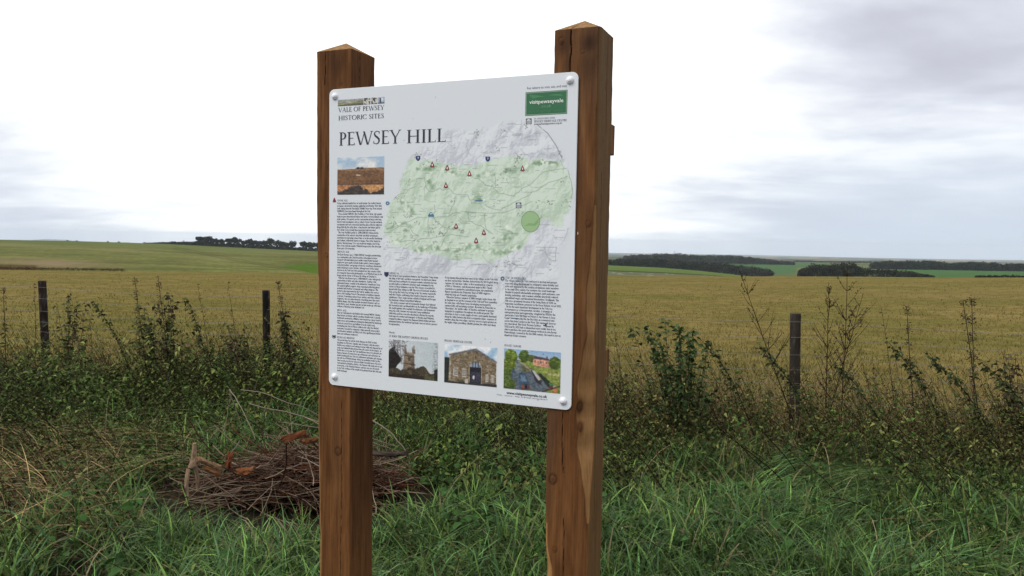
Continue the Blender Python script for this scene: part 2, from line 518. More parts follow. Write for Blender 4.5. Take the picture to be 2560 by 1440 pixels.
def leaf_quads(P, Nn, size, rng):
    n = len(P)
    nn = nrm(Nn + rng.normal(size=(n, 3)) * .5)
    a = nrm(np.cross(nn, rng.normal(size=(n, 3)))); b = np.cross(nn, a)
    s = (size * rng.uniform(.6, 1.4, n))[:, None]
    V = np.stack([P - a * s, P + b * s * .7, P + a * s, P - b * s * .7], 1).reshape(-1, 3)
    return V, (np.arange(n)[:, None] * 4 + np.arange(4)[None])


def land_z(px, D, near=False):
    return None


def far_pt(px, py, D):
    """point on the ray through a picture position at horizontal distance D"""
    d = ray(px, py); t = D / math.hypot(d[0], d[1])
    return np.array([0, 0, EYE]) + d * t


TREE_C = np.array([.013, .018, .009])


def ridge_trees():
    rng = np.random.RandomState(5)
    spec = [(501, 590, 607, 15, 'pale round-topped tree at the left end of the ridge wood'), (517, 588, 608, 17, 'broad tall tree second from the left end of the ridge wood'),
            (535, 594, 610, 15, 'lower tree in the dip right of the tallest ridge tree'), (553, 596, 611, 14, 'small round tree left of the twin crowns on the ridge'),
            (575, 592, 613, 15, 'left tree of the twin crowns in the ridge wood'), (593, 591, 614, 16, 'right tree of the twin crowns in the ridge wood'),
            (611, 600, 615, 12, 'low tree right of the twin crowns on the ridge'), (626, 594, 616, 15, 'flat-topped tree in the middle of the ridge wood'),
            (643, 597, 617, 14, 'dark tree right of the flat-topped ridge tree'), (660, 599, 618, 12, 'short tree left of the pointed crown on the ridge'),
            (675, 594, 619, 13, 'tree with a pointed crown in the ridge wood'), (698, 598, 621, 16, 'wide loose tree with light showing under its crown'),
            (713, 602, 622, 10, 'narrow low tree beside the wide loose ridge tree'), (731, 600, 623, 15, 'tree left of the gap in the ridge wood'),
            (758, 599, 625, 16, 'tree right of the gap in the ridge wood'), (779, 600, 627, 14, 'last ridge tree seen left of the wooden post'),
            (797, 601, 628, 14, 'ridge tree half hidden by the left wooden post')]
    for px, top, bot, hw, lab in spec:
        D = 655 + rng.uniform(-6, 10)
        b = far_pt(px, bot + 2.5, D); sc = D / F_PX
        H = (bot + 2.5 - top) * sc; r = hw * sc
        t = empty('tree', b, lab, 'tree', 'trees of the wood on the ridge')
        a = Acc()
        C = np.stack([np.array([0, 0, -1.]), np.array([.1, 0, H * .3]), np.array([0, .15, H * .65])])[None]
        a.add(*tubes(C, np.array([[.5, .4, .2]]), 6), np.array([.03, .024, .018]))
        for q in range(5):
            an = rng.uniform(0, 6.28)
            C = np.stack([np.array([0, 0, H * .3]), np.array([math.cos(an) * r * .4, math.sin(an) * r * .4, H * .5]), np.array([math.cos(an) * r * .7, math.sin(an) * r * .7, H * .7])])[None]
            a.add(*tubes(C, np.array([[.22, .15, .06]]), 4), np.array([.03, .024, .018]))
        a.obj('trunk', M_STEM, t)
        a = Acc()
        P, Nn = crown_pts(np.array([0, 0, H * .60]), r * 1.15, H * .42, 1100, rng)
        P2, N2 = crown_pts(np.array([0, 0, H * .24]), r * 1.2, H * .22, 420, rng)
        P = np.concatenate([P, P2]); Nn = np.concatenate([Nn, N2])
        V, F = leaf_quads(P, Nn, .46, rng)
        c = TREE_C * rng.uniform(.75, 1.3) * rng.uniform(.6, 1.5, (len(P), 1))
        a.add(V, F, rep(c, 4))
        a.obj('crown', M_TREE, t)


def mass(name, label, cat, tops, bases, D, size, rng, rows=2, dens=90, c=TREE_C, step=None, depth=12.):
    """a far wood that reads as one mass: crowns packed along a base line"""
    a = Acc()
    x0, x1 = bases[0][0], bases[-1][0]
    sc = D / F_PX
    px = x0
    while px <= x1:
        top = np.interp(px, *zip(*tops)); bot = np.interp(px, *zip(*bases))
        H = max((bot - top) * sc, .8)
        for r_ in range(rows):
            jx = rng.uniform(-.4, .4) * H * .5 / sc
            b = far_pt(px + jx, bot, D + r_ * depth + rng.uniform(-2, 2))
            h = H * rng.uniform(.82, 1.06) ; rx = h * rng.uniform(.42, .6)
            P, Nn = crown_pts(b + np.array([0, 0, h * .56]), rx * 1.1, h * .5, dens, rng)
            P2 = b + np.stack([rng.uniform(-rx, rx, dens // 2), rng.uniform(-.5, .5, dens // 2), rng.uniform(-.6, h * .6, dens // 2)], -1)
            P = np.concatenate([P, P2]); Nn = np.concatenate([Nn, nrm(rng.normal(size=P2.shape) + np.array([0, -1, .3]))])
            V, F = leaf_quads(P, Nn, size, rng)
            cc = c * rng.uniform(.5, 2.0) * np.array([rng.uniform(.9, 1.35), 1, .9]) * rng.uniform(.5, 1.6, (len(P), 1))
            a.add(V, F, rep(cc, 4))
        px += (step or .55) * H / sc * rng.uniform(.75, 1.2)
    return tag(a.obj(name, M_TREE), label, cat, kind='stuff')


def far_woods():
    rng = np.random.RandomState(8)
    mass('woodland', 'dark belt of woodland sloping down right of the sign', 'woodland', [(1500, 646), (1570, 643), (1650, 640), (1700, 645), (1760, 650), (1830, 655), (1880, 661), (1915, 668), (1935, 680)],
         [(1440, 660), (1522, 665), (1650, 671), (1750, 679), (1850, 690), (1935, 694)], 650, .6, rng, 3, 230, step=.40)
    mass('woodland', 'long bluish wood on the rise behind the dark belt', 'woodland', [(1560, 637), (1600, 634), (1650, 630), (1690, 629), (1730, 634), (1790, 635), (1860, 637), (1885, 644), (1930, 648), (1985, 655)],
         [(1565, 652), (1700, 656), (1850, 658), (1985, 660)], 1060, .9, rng, 3, 170, TREE_C * 1.2, .42)
    mass('woodland', 'rounded dark copse in the middle of the valley', 'woodland', [(2000, 676), (2015, 664), (2040, 657), (2090, 655), (2130, 655), (2150, 668)],
         [(2005, 690), (2150, 691)], 430, .42, rng, 3, 240, step=.42)
    mass('scrub', 'low grey-green scrub trailing right from the valley copse', 'scrub', [(2120, 668), (2180, 668), (2230, 672), (2280, 678), (2330, 689)],
         [(2100, 691), (2335, 694)], 425, .32, rng, 3, 130, TREE_C * np.array([1.6, 1.6, 1.7]), .5, 3.)
    mass('woodland', 'flat-topped plantation block left of the gap', 'woodland', [(2180, 658), (2190, 652), (2230, 650), (2340, 651), (2362, 655), (2366, 662)],
         [(2184, 673), (2364, 675)], 830, .7, rng, 3, 220, TREE_C * .8, .34)
    mass('woodland', 'plantation block running off the right edge', 'woodland', [(2376, 658), (2390, 654), (2490, 656), (2506, 663), (2530, 659), (2640, 662)],
         [(2378, 676), (2640, 681)], 830, .7, rng, 3, 220, TREE_C * .85, .34)
    mass('hedgerow', 'low bushes at the far right edge of the straw field', 'hedge', [(2440, 689), (2500, 687), (2620, 690)], [(2440, 695), (2620, 700)], 300, .3, rng, 1, 40, TREE_C * 1.4, .8, 1.)
    mass('hedgerow', 'low dark scrub along the crest left of the ridge trees', 'hedge', [(365, 607), (400, 605), (440, 603), (470, 601), (490, 602)], [(362, 611), (440, 614), (492, 617)], 648, .45, rng, 2, 90, TREE_C, .5, 3.)
    mass('hedgerow', 'dense dark shrub layer under the ridge trees', 'hedge', [(488, 604), (600, 610), (700, 614), (810, 620)], [(488, 613), (600, 620), (700, 627), (810, 634)], 648, .5, rng, 2, 110, TREE_C, .5, 3.)
    mass('hedgerow', 'thin brown hedge line at the foot of the left hill', 'hedge', [(-200, 669), (0, 671.3), (60, 675.6), (200, 679.0), (310, 681.3)], [(-200, 673), (0, 677), (300, 681), (310, 682)], 132, .05, rng, 2, 30, np.array([.06, .042, .02]), .35, .3)
    for lab, x0, x1, y, D in (('hedge line left of the valley copse crossing the far fields', 1985, 2180, 655.5, 1350),):
        yy = lambda x: y + .012 * (x - 2100)
        mass('hedgerow', lab, 'hedge', [(x0, yy(x0) - 3.6), ((x0 + x1) / 2, yy((x0 + x1) / 2) - 2.2), (x1, yy(x1) - 3.2)], [(x0, yy(x0)), (x1, yy(x1))], D, D / F_PX * .9, rng, 1, 26, TREE_C, .7, 8.)
    for px, py, lab in ((169, 603, 'tiny round bush leftmost on the skyline of the left hill'), (192, 604, 'tiny bush right of the leftmost one on the skyline'), (270, 606, 'lone small bush midway along the bare skyline'),
                        (297, 607, 'small bush right of the lone skyline bush'), (361, 608.5, 'small bush at the start of the crest scrub')):
        b = far_pt(px, py + 1, 642)
        t = empty('bush', b, lab, 'bush', 'bushes on the left skyline')
        P, Nn = crown_pts(np.array([0, 0, .7]), 1.0, .8, 70, rng); V, F = leaf_quads(P, Nn, .35, rng)
        a = Acc(); a.add(V, F, rep(TREE_C * rng.uniform(.6, 1.4, (len(P), 1)), 4)); a.obj('crown', M_TREE, t)
        a = Acc(); a.add(*tubes(np.array([[[0, 0, -.5], [0, 0, .3], [.1, 0, .9]]]), np.array([[.12, .1, .05]]), 5), np.array([.03, .024, .018])); a.obj('stem', M_STEM, t)


ridge_trees(); far_woods()

# ------------------------------------------------------------------ haze
def haze():
    V, F = box((23000, 0, 0), (0, 23000, 0), (0, 0, 264), (-11500, -11500, -240))
    m = bpy.data.materials.new('haze'); m.use_nodes = True; t = m.node_tree; t.nodes.clear()
    o = nd(t, 'ShaderNodeOutputMaterial'); v = nd(t, 'ShaderNodeVolumePrincipled')
    v.inputs['Color'].default_value = (.82, .90, 1, 1); v.inputs['Density'].default_value = 0.00009; v.inputs['Anisotropy'].default_value = 0.0
    t.links.new(v.outputs[0], o.inputs['Volume'])
    tag(mesh_obj('haze', V, F, m), kind='stuff')


haze()

# ------------------------------------------------------------------ the sign
YAW = 0.3999
SA = np.array([math.cos(YAW), -math.sin(YAW), 0]); SB = np.array([math.sin(YAW), math.cos(YAW), 0]); SK = np.array([0, 0, 1.])   # along, behind, up
SO = np.array([-0.6932, 2.8941, EYE + 0.5457])            # top left corner of the board's face
PW, PH, PS = 0.9732, 1.11, 0.1562


def homography(src, dst):
    A = []
    for (x, y), (u, v) in zip(src, dst):
        A.append([x, y, 1, 0, 0, 0, -u * x, -u * y, -u]); A.append([0, 0, 0, x, y, 1, -v * x, -v * y, -v])
    return np.linalg.svd(np.array(A))[2][-1].reshape(3, 3)


HM = homography([(824, 224.5), (1449, 179), (1425, 1025.5), (821.5, 963)], [(0, 0), (PW, 0), (PW, PH), (0, PH)])


def uv(px, py):
    q = HM @ np.array([px, py, 1.0])
    return q[:2] / q[2]


def uvs(pts): return np.array([uv(*p) for p in pts])


def on_board(u, v, lift):
    """board coordinates (metres right and down from the top left corner) -> sign-local point"""
    u = np.asarray(u, float)[..., None]; v = np.asarray(v, float)[..., None]
    return SA * u - SK * v - SB * lift


M_PANEL, _t, _p, _L = new_mat('white_board')
_p.inputs['Base Color'].default_value = (.775, .805, .805, 1); _p.inputs['Roughness'].default_value = PANEL_ROUGH; _p.inputs['Specular IOR Level'].default_value = .25
WHITE = np.array([.775, .805, .805])
M_PRINT = attr_mat('print', PANEL_ROUGH, .4)
M_INK = flat_mat('dark_ink', (.022, .025, .03), PANEL_ROUGH, .4)
M_CAP = flat_mat('white_plastic', (.82, .82, .82), .35, .5)


def wood_mat():
    m, t, p, L = new_mat('stained_timber')
    a = nd(t, 'ShaderNodeAttribute'); a.attribute_name = 'Col'
    sp = nd(t, 'ShaderNodeSeparateColor'); L(a.outputs['Color'], sp.inputs[0])
    tc = nd(t, 'ShaderNodeTexCoord')
    def ns(sc, s, d, r, dist=0.0):
        mp = nd(t, 'ShaderNodeMapping'); L(tc.outputs['Object'], mp.inputs[0]); mp.inputs['Scale'].default_value = sc
        n = nd(t, 'ShaderNodeTexNoise', i_Scale=s, i_Detail=d, i_Roughness=r, i_Distortion=dist); L(mp.outputs[0], n.inputs['Vector']); return n.outputs[0]
    big = ns((1, 1, .16), 14, 4, .55, .8)
    fine = ns((1, 1, .035), 150, 5, .7)
    streak = ns((1, 1, .05), 42, 4, .6, .3)
    dirt = ns((1, 1, 1), 55, 6, .7)
    gr = mth(t, 'ADD', mth(t, 'MULTIPLY', big, .40), mth(t, 'ADD', mth(t, 'MULTIPLY', fine, .30), mth(t, 'MULTIPLY', streak, .30)))
    col = ramp(t, gr, (.34, (.050, .0190, .0060)), (.46, (.116, .047, .0148)), (.54, (.168, .071, .0230)), (.66, (.235, .112, .041)))
    sap = ramp(t, gr, (.38, (.19, .092, .032)), (.5, (.32, .165, .058)), (.64, (.42, .235, .095)))
    edge = mth(t, 'ADD', sp.outputs[0], mth(t, 'MULTIPLY', mth(t, 'SUBTRACT', dirt, .5), .35), clamp=True)
    col = mixc(t, mth(t, 'MULTIPLY', edge, sp.outputs[0]), col, sap)
    wth = ns((1, 1, .10), 7, 3, .5, .4); wf = nd(t, 'ShaderNodeMapRange'); L(wth, wf.inputs[0]); wf.inputs[1].default_value = .52; wf.inputs[2].default_value = .75
    col = mixc(t, mth(t, 'MULTIPLY', wf.outputs[0], .45), col, (.085, .060, .042))
    saw = ns((.06, .06, 1), 260, 3, .6)
    col = mixc(t, sp.outputs[1], col, (.018, .007, .004))
    col = mixc(t, mth(t, 'MULTIPLY', sp.outputs[2], mth(t, 'ADD', .25, streak)), col, (.155, .092, .034))          # greener treated face
    L(col, p.inputs['Base Color'])
    p.inputs['Roughness'].default_value = .78; p.inputs['Specular IOR Level'].default_value = .12
    bp = nd(t, 'ShaderNodeBump', i_Strength=.55, i_Distance=.004); L(mth(t, 'ADD', gr, mth(t, 'MULTIPLY', saw, .22)), bp.inputs['Height']); L(bp.outputs[0], p.inputs['Normal'])
    return m


M_WOOD = wood_mat()
M_ENDGRAIN = None

sign = empty('information_board', SO - SK * SO[2], 'white map board with bolt caps mounted on two thick brown wooden posts', 'sign')
ORG = SO - SK * SO[2]


def sgn(name, V, F, mat, parent, col=None, smooth=False):
    return mesh_obj(name, np.asarray(V) - ORG if False else V, F, mat, parent, col, smooth)


TOPZ = SO[2]            # local height of the board's top edge


def make_post(name, du, top, apex, wane, knots, cracks, green, stains, rng, label):
    n, nz = 64, 380
    s = PS
    z0, z1 = -.12, TOPZ + top
    q = np.linspace(0, 1, n, endpoint=False)
    e = .5 - .5 * np.cos(np.pi * q)                        # crowd points towards the corners
    e = .25 * e + .75 * q
    per = np.concatenate([np.stack([e, 0 * e], 1), np.stack([0 * e + 1, e], 1), np.stack([1 - e, 0 * e + 1], 1), np.stack([0 * e, 1 - e], 1)]) * s
    N = len(per)
    z = np.linspace(z0, z1, nz)
    P = np.tile(per[None], (nz, 1, 1)); Z = np.tile(z[:, None], (1, N))
    col = np.zeros((nz, N, 3))
    c0 = np.array([s / 2, s / 2])
    # sawn edges: small bevel, slight waviness
    wav = (fbm((nz, 4), (26, 3), rng, 4) - .5) * .005
    for ci, (cx, cy) in enumerate(((0, 0), (s, 0), (s, s), (0, s))):
        sx, sy = (1 if cx == 0 else -1), (1 if cy == 0 else -1)
        cc = .003 + wav[:, ci] * .8 + wane.get(ci, lambda v: 0 * v)(z)
        dist = (P[..., 0] - cx) * sx + (P[..., 1] - cy) * sy
        push = np.clip(cc[:, None] - dist, 0, None) / 2
        P[..., 0] += sx * push; P[..., 1] += sy * push
        big = wane.get(ci, lambda v: 0 * v)(z)[:, None] > .008
        col[..., 0] = np.maximum(col[..., 0], np.clip(push / .004, 0, 1) * big)
    # side index and position along the face
    side = np.repeat(np.arange(4), n); pos = np.concatenate([e, e, e, e]) * s
    out = np.array([[0, -1.], [1, 0], [0, 1], [-1, 0]])[side]
    disp = (fbm((nz, N), (40, 30), rng, 4) - .5) * .0025
    for sd, u, zc, r in knots:
        dd = np.hypot((pos - u)[None], (Z - zc) * .8)
        m = (side == sd)[None]
        ring = np.exp(-((dd - r) / (r * .28)) ** 2) + .65 * np.exp(-(dd / (r * .45)) ** 2)
        col[..., 1] = np.maximum(col[..., 1], np.clip(ring, 0, 1) * m * (.62 if zc * 7.3 % 1 > .5 else .4))
        disp += m * (.0012 * np.exp(-(dd / r) ** 2) - .0012 * np.exp(-((dd - r) / (r * .3)) ** 2))
        col[..., 0] *= 1 - np.exp(-(dd / (r * 1.5)) ** 2) * m
    for sd, pts, wid, dep in cracks:
        pts = np.array(pts)
        u = np.interp(Z[:, 0], pts[:, 1], pts[:, 0])
        ok = (z >= pts[0, 1]) & (z <= pts[-1, 1])
        g = np.exp(-((pos[None] - u[:, None] + .001 * np.sin(Z * 90)) / wid) ** 2) * ok[:, None] * (side == sd)[None]
        disp -= dep * g; col[..., 1] = np.maximum(col[..., 1], g * .95)
    for sd, u, zc, ru, rz, am in stains:
        col[..., 1] = np.maximum(col[..., 1], am * np.exp(-((pos - u) / ru)[None] ** 2 - ((Z - zc) / rz) ** 2) * (side == sd)[None])
    col[..., 2] = np.where((side == 1)[None], green, 0) * (1 - np.clip(col[..., 0] * 1.2, 0, 1))
    P = P + out[None] * disp[..., None]
    V = SA * P[..., 0:1] + SB * P[..., 1:2] + SK * Z[..., None] + SA * du + SB * .006
    F = []
    i = np.arange(nz - 1)[:, None] * N + np.arange(N)[None]; j = np.arange(nz - 1)[:, None] * N + (np.arange(N) + 1)[None] % N
    F = np.stack([i, j, j + N, i + N], -1).reshape(-1, 4)
    o = mesh_obj('post', V.reshape(-1, 3), F, M_WOOD, sign, col.reshape(-1, 3))
    tag(o, label)
    # four-sided sawn cap
    m = 10
    f = np.linspace(1, 0, m)
    top_ring = P[-1]
    R = c0 + (top_ring[None] - c0) * f[:, None, None]
    zz = z1 + apex * (1 - f)
    Vc = SA * R[..., 0:1] + SB * R[..., 1:2] + SK * zz[:, None, None] + SA * du + SB * .006
    i = np.arange(m - 1)[:, None] * N + np.arange(N)[None]; j = np.arange(m - 1)[:, None] * N + (np.arange(N) + 1)[None] % N
    F = np.stack([i, j, j + N, i + N], -1).reshape(-1, 4)
    cc = np.zeros((m, N, 3)); cc[..., 0] = 1.0; cc[..., 1] = .12 * fbm((m, N), (6, 40), rng, 3)
    mesh_obj('post_cap', Vc.reshape(-1, 3), F, M_CAPWOOD, o, cc.reshape(-1, 3))
    return o


def capwood_mat():
    m, t, p, L = new_mat('cut_timber_end')
    tc = nd(t, 'ShaderNodeTexCoord')
    mp = nd(t, 'ShaderNodeMapping'); L(tc.outputs['Object'], mp.inputs[0]); mp.inputs['Scale'].default_value = (1, 1, .3)
    n = nd(t, 'ShaderNodeTexNoise', i_Scale=70.0, i_Detail=6.0, i_Roughness=.7); L(mp.outputs[0], n.inputs['Vector'])
    c = ramp(t, n.outputs[0], (.3, (.13, .070, .025)), (.5, (.23, .125, .048)), (.7, (.33, .20, .085)))
    L(c, p.inputs['Base Color']); p.inputs['Roughness'].default_value = .85; p.inputs['Specular IOR Level'].default_value = .1
    return m


M_CAPWOOD = capwood_mat()


def zpx(px, py, Y):
    return at(px, py, Y)[2]


def build_posts():
    rng = np.random.RandomState(3)
    zL = lambda py: zpx(830, py, 2.93); zR = lambda py: zpx(1440, py, 2.55)
    wl = lambda z: .020 * np.clip((zL(560) - z) / .5, 0, 1) * (.8 + .25 * np.sin(z * 5.0))
    make_post('post', -.062, .145, .0439, {0: wl}, [(0, .1, zL(1120), .012), (0, .06, zL(420), .008), (0, .045, zL(640), .007), (0, .11, zL(215), .006), (1, .08, zL(1250), .009)],
              [(0, [(.038, zL(215)), (.041, zL(128))], .0012, .004), (1, [(.050, zL(215)), (.054, zL(135))], .0012, .003), (0, [(.112, zL(1440)), (.118, zL(1200)), (.115, zL(990))], .0010, .002)], .0,
              [(0, .085, zL(165), .02, .05, .45), (1, .05, zL(180), .06, .12, .35), (1, .08, zL(1100), .09, .5, .40)], rng, 'left post with a shallow pointed top and a planed light edge')
    sm = lambda z, a, b: np.clip((z - a) / (b - a), 0, 1)
    wr = lambda z: np.clip(.055 * sm(z, zR(1335), zR(1040)) * (1 - .55 * sm(z, zR(1010), zR(830))) * (1 - sm(z, zR(760), zR(480)) * .8) * (1 + .10 * np.sin(z * 23) + .06 * np.sin(z * 57)), 0, None)
    wlb = lambda z: .022 * sm(z, zR(1255), zR(1420)) * (1 + .3 * np.sin(z * 30))
    make_post('post', .886, .1396, .0441, {1: wr, 0: wlb},
              [(0, .122, zR(1012), .013), (0, .126, zR(1062), .011), (0, .026, zR(1198), .013), (0, .038, zR(1372), .008), (0, .025, zR(105), .010), (0, .10, zR(135), .007), (1, .075, zR(215), .008),
               (1, .06, zR(350), .007), (1, .05, zR(640), .008), (0, .13, zR(560), .009)],
              [(0, [(.054, zR(185)), (.058, zR(130)), (.056, zR(60))], .0016, .012), (0, [(.062, zR(1180)), (.055, zR(1090)), (.056, zR(1030))], .0012, .004), (0, [(.07, zR(1440)), (.068, zR(1290))], .001, .003),
               (1, [(.06, zR(1330)), (.055, zR(1000)), (.06, zR(700)), (.05, zR(430))], .0016, .005), (1, [(.09, zR(330)), (.085, zR(230)), (.09, zR(90))], .0012, .004)], .85,
              [(0, .12, zR(115), .03, .035, .75), (0, .03, zR(115), .018, .03, .6), (0, .12, zR(170), .035, .05, .45), (0, .10, zR(640), .03, .10, .35), (0, .09, zR(820), .04, .1, .3)], rng,
              'right post with a lighter wany strip, dark knots and a split below its top')
    # two rails nailed across the backs of the posts
    for py0, py1, px, back in ((318, 392, 1536, 0), (868, 936, 1521, 0)):
        Y = 2.72
        za, zb = zpx(px, py0, Y), zpx(px, py1, Y)
        u0, u1 = -.062 + .004, .886 + PS - .002
        V, F = box(SA * (u1 - u0), SB * .048, SK * (za - zb), SA * u0 + SB * (PS + .009) + SK * zb)
        # subdivide a little so the edges can be worn
        o = mesh_obj('rail', V, F, M_WOOD, sign, np.tile([.18, .05, 0], (8, 1)))
        md = o.modifiers.new('edge', 'BEVEL'); md.width = .003; md.segments = 2


def quad_print(name, poly, lift, c, parent, mat=None):
    u = uvs(poly); V = on_board(u[:, 0], u[:, 1], lift) + SK * TOPZ
    n = len(V); F = np.array([[0, i, i + 1] for i in range(1, n - 1)])
    return mesh_obj(name, V, F[:, ::-1] if False else F, mat or M_PRINT, parent, np.tile(c, (n, 1)))


def raster_print(name, corners, img, lift, parent, mask=None):
    """flat print: one colour per point of a fine grid; corners in picture order TL TR BR BL (board metres)"""
    h, w, _ = img.shape
    a = np.linspace(0, 1, w)[None, :, None]; b = np.linspace(0, 1, h)[:, None, None]
    c = np.asarray(corners)
    Q = (c[0] * (1 - a) + c[1] * a) * (1 - b) + (c[3] * (1 - a) + c[2] * a) * b
    V = on_board(Q[..., 0], Q[..., 1], lift).reshape(-1, 3) + SK * TOPZ
    i = (np.arange(h - 1)[:, None] * w + np.arange(w - 1)[None])
    if mask is not None:
        k = (mask[:-1, :-1] | mask[1:, :-1] | mask[:-1, 1:] | mask[1:, 1:])
        i = i[k]
    i = i.reshape(-1)
    F = np.stack([i, i + w, i + w + 1, i + 1], -1)
    if mask is not None:
        used = np.zeros(h * w, bool); used[F.ravel()] = True
        m = np.cumsum(used) - 1; F = m[F]; V = V[used]; C = img.reshape(-1, 3)[used]
    else:
        C = img.reshape(-1, 3)
    return mesh_obj(name, V, F, M_PRINT, parent, C)


def rect_uv(x0y0, x1y0, x1y1, x0y1):
    """make the four mapped corners an upright rectangle on the board"""
    q = uvs([x0y0, x1y0, x1y1, x0y1])
    l = (q[0, 0] + q[3, 0]) / 2; r = (q[1, 0] + q[2, 0]) / 2; t = (q[0, 1] + q[1, 1]) / 2; b = (q[2, 1] + q[3, 1]) / 2
    return np.array([[l, t], [r, t], [r, b], [l, b]])


# ---- roman capitals drawn as thick and thin strokes
TK, TN, SF = .125, .05, .075


def _rect(x0, y0, x1, y1): return [[(x0, y0), (x1, y0), (x1, y1), (x0, y1)]]


def _stem(x, y0=0, y1=1, w=TK, foot=True, head=True):
    o = _rect(x, y0, x + w, y1)
    if foot: o += _rect(x - SF, y0, x + w + SF, y0 + .035)
    if head: o += _rect(x - SF, y1 - .035, x + w + SF, y1)
    return o


def _diag(x0, y0, x1, y1, w): return [[(x0, y0), (x0 + w, y0), (x1 + w, y1), (x1, y1)]]


def _rib(pts, ws):
    pts = np.array(pts, float); ws = np.array(ws, float)
    t = np.gradient(pts, axis=0); t /= np.linalg.norm(t, axis=1, keepdims=True); n = np.stack([-t[:, 1], t[:, 0]], 1)
    a = pts + n * ws[:, None] / 2; b = pts - n * ws[:, None] / 2
    return [[tuple(a[i]), tuple(b[i]), tuple(b[i + 1]), tuple(a[i + 1])] for i in range(len(pts) - 1)]


def _arc(cx, cy, rx, ry, a0, a1, n=14):
    th = np.radians(np.linspace(a0, a1, n))
    w = TN + (TK * 1.05 - TN) * np.abs(np.cos(th)) ** 1.3
    return _rib(np.stack([cx + rx * np.cos(th), cy + ry * np.sin(th)], 1), w)


def _glyphs():
    G = {}
    def bar(x0, x1, y, tick=0, ty=0):
        o = _rect(x0, y - TN / 2, x1, y + TN / 2)
        if tick: o += [[(x1 - .03, y), (x1 + .02, y), (x1 + .02, y + ty), (x1 - .005, y + ty)]]
        return o
    G['I'] = (.36, _stem(.12)); G['H'] = (.92, _stem(.12) + _stem(.66) + bar(.24, .66, .52))
    G['L'] = (.60, _stem(.12) + bar(.2, .55, .025, 1, .14)); G['E'] = (.62, _stem(.12) + bar(.2, .52, .975, 1, -.13) + bar(.24, .48, .53) + bar(.2, .56, .025, 1, .15))
    G['F'] = (.58, _stem(.12) + bar(.2, .52, .975, 1, -.13) + bar(.24, .47, .51)); G['T'] = (.74, _stem(.31, head=False) + bar(.06, .68, .975, 1, -.12) + [[(.06, .975), (.11, .975), (.08, .855), (.055, .855)]])
    G['P'] = (.60, _stem(.12) + _rib([(.2, .975), (.3, .975)], [TN, TN]) + _arc(.28, .73, .22, .245, 90, -90) + bar(.22, .3, .485))
    G['R'] = (.72, _stem(.12) + _rib([(.2, .975), (.3, .975)], [TN, TN]) + _arc(.28, .74, .22, .235, 90, -90) + bar(.22, .3, .505) + _diag(.62, 0, .28, .51, .13))
    G['B'] = (.68, _stem(.12) + _arc(.28, .76, .19, .215, 90, -90) + bar(.2, .3, .975) + _arc(.30, .285, .25, .26, 90, -90) + bar(.2, .32, .545) + bar(.2, .32, .025))
    G['D'] = (.86, _stem(.12) + _rib([(.2, .975), (.34, .975)], [TN, TN]) + _arc(.33, .5, .42, .475, 90, -90) + bar(.2, .34, .025))
    G['O'] = (.98, _arc(.49, .5, .40, .48, 0, 360, 30)); G['C'] = (.84, _arc(.50, .5, .41, .48, 48, 312, 24) + _diag(.755, .70, .775, .90, .03) + _diag(.76, .10, .755, .26, .03))
    G['G'] = (.90, _arc(.50, .5, .41, .48, 48, 312, 24) + _diag(.755, .70, .775, .90, .03) + _stem(.68, .08, .46, foot=False))
    G['A'] = (.86, _diag(.08, 0, .42, 1, TN) + _diag(.66, 0, .36, 1, TK) + bar(.22, .62, .34) + _rect(.0, 0, .2, .035) + _rect(.58, 0, .86, .035))
    G['V'] = (.84, _diag(.34, 0, .06, 1, TK) + _diag(.42, 0, .74, 1, TN) + _rect(-.02, .965, .26, 1) + _rect(.66, .965, .86, 1))
    G['W'] = (1.26, _diag(.32, 0, .06, 1, TK) + _diag(.40, 0, .66, 1, TN) + _diag(.84, 0, .58, 1, TK) + _diag(.92, 0, 1.18, 1, TN) + _rect(-.02, .965, .26, 1) + _rect(1.1, .965, 1.3, 1))
    G['M'] = (1.06, _diag(.10, 0, .17, 1, TN) + _diag(.48, 0, .17, 1, TK) + _diag(.52, 0, .84, 1, TN) + _diag(.88, 0, .80, 1, TK) + _rect(.02, 0, .22, .035) + _rect(.8, 0, 1.08, .035))
    G['N'] = (.92, _rect(.14, 0, .14 + TN, 1) + _rect(.74, 0, .74 + TN, 1) + _diag(.68, 0, .12, 1, TK) + _rect(.06, 0, .27, .035) + _rect(.66, .965, .87, 1))
    G['Y'] = (.80, _stem(.34, 0, .48, head=False) + _diag(.34, .45, .05, 1, TK) + _diag(.41, .45, .70, 1, TN) + _rect(-.03, .965, .25, 1) + _rect(.62, .965, .82, 1))
    s_pts = [(.47, .86), (.42, .95), (.30, .975), (.17, .90), (.13, .76), (.2, .63), (.33, .52), (.45, .39), (.47, .22), (.40, .08), (.27, .025), (.14, .06), (.08, .18)]
    G['S'] = (.58, _rib(s_pts, [.05, .05, .055, .07, .10, .13, .14, .13, .10, .07, .055, .05, .05]) + _diag(.46, .76, .48, .95, .03) + _diag(.06, .06, .07, .26, .03))
    G['J'] = (.42, _stem(.18, .0, 1, foot=False) + _rib([(.245, .05), (.22, -.1), (.12, -.18), (.04, -.16)], [TK, .1, .06, .05]))
    G['U'] = (.88, _stem(.12, .3, 1, foot=False) + _arc(.44, .32, .26, .30, 180, 360) + _rect(.68, .3, .68 + TN, 1) + _rect(.6, .965, .82, 1))
    G['Z'] = (.72, bar(.08, .62, .975) + bar(.06, .64, .025, 1, .12) + _diag(.08, .04, .48, .96, .13)); G['-'] = (.40, _rect(.06, .36, .34, .42)); G[','] = (.26, [[(.08, .08), (.18, .08), (.13, -.14), (.07, -.12)]]); G[' '] = (.36, [])
    return G


GLYPH = _glyphs()


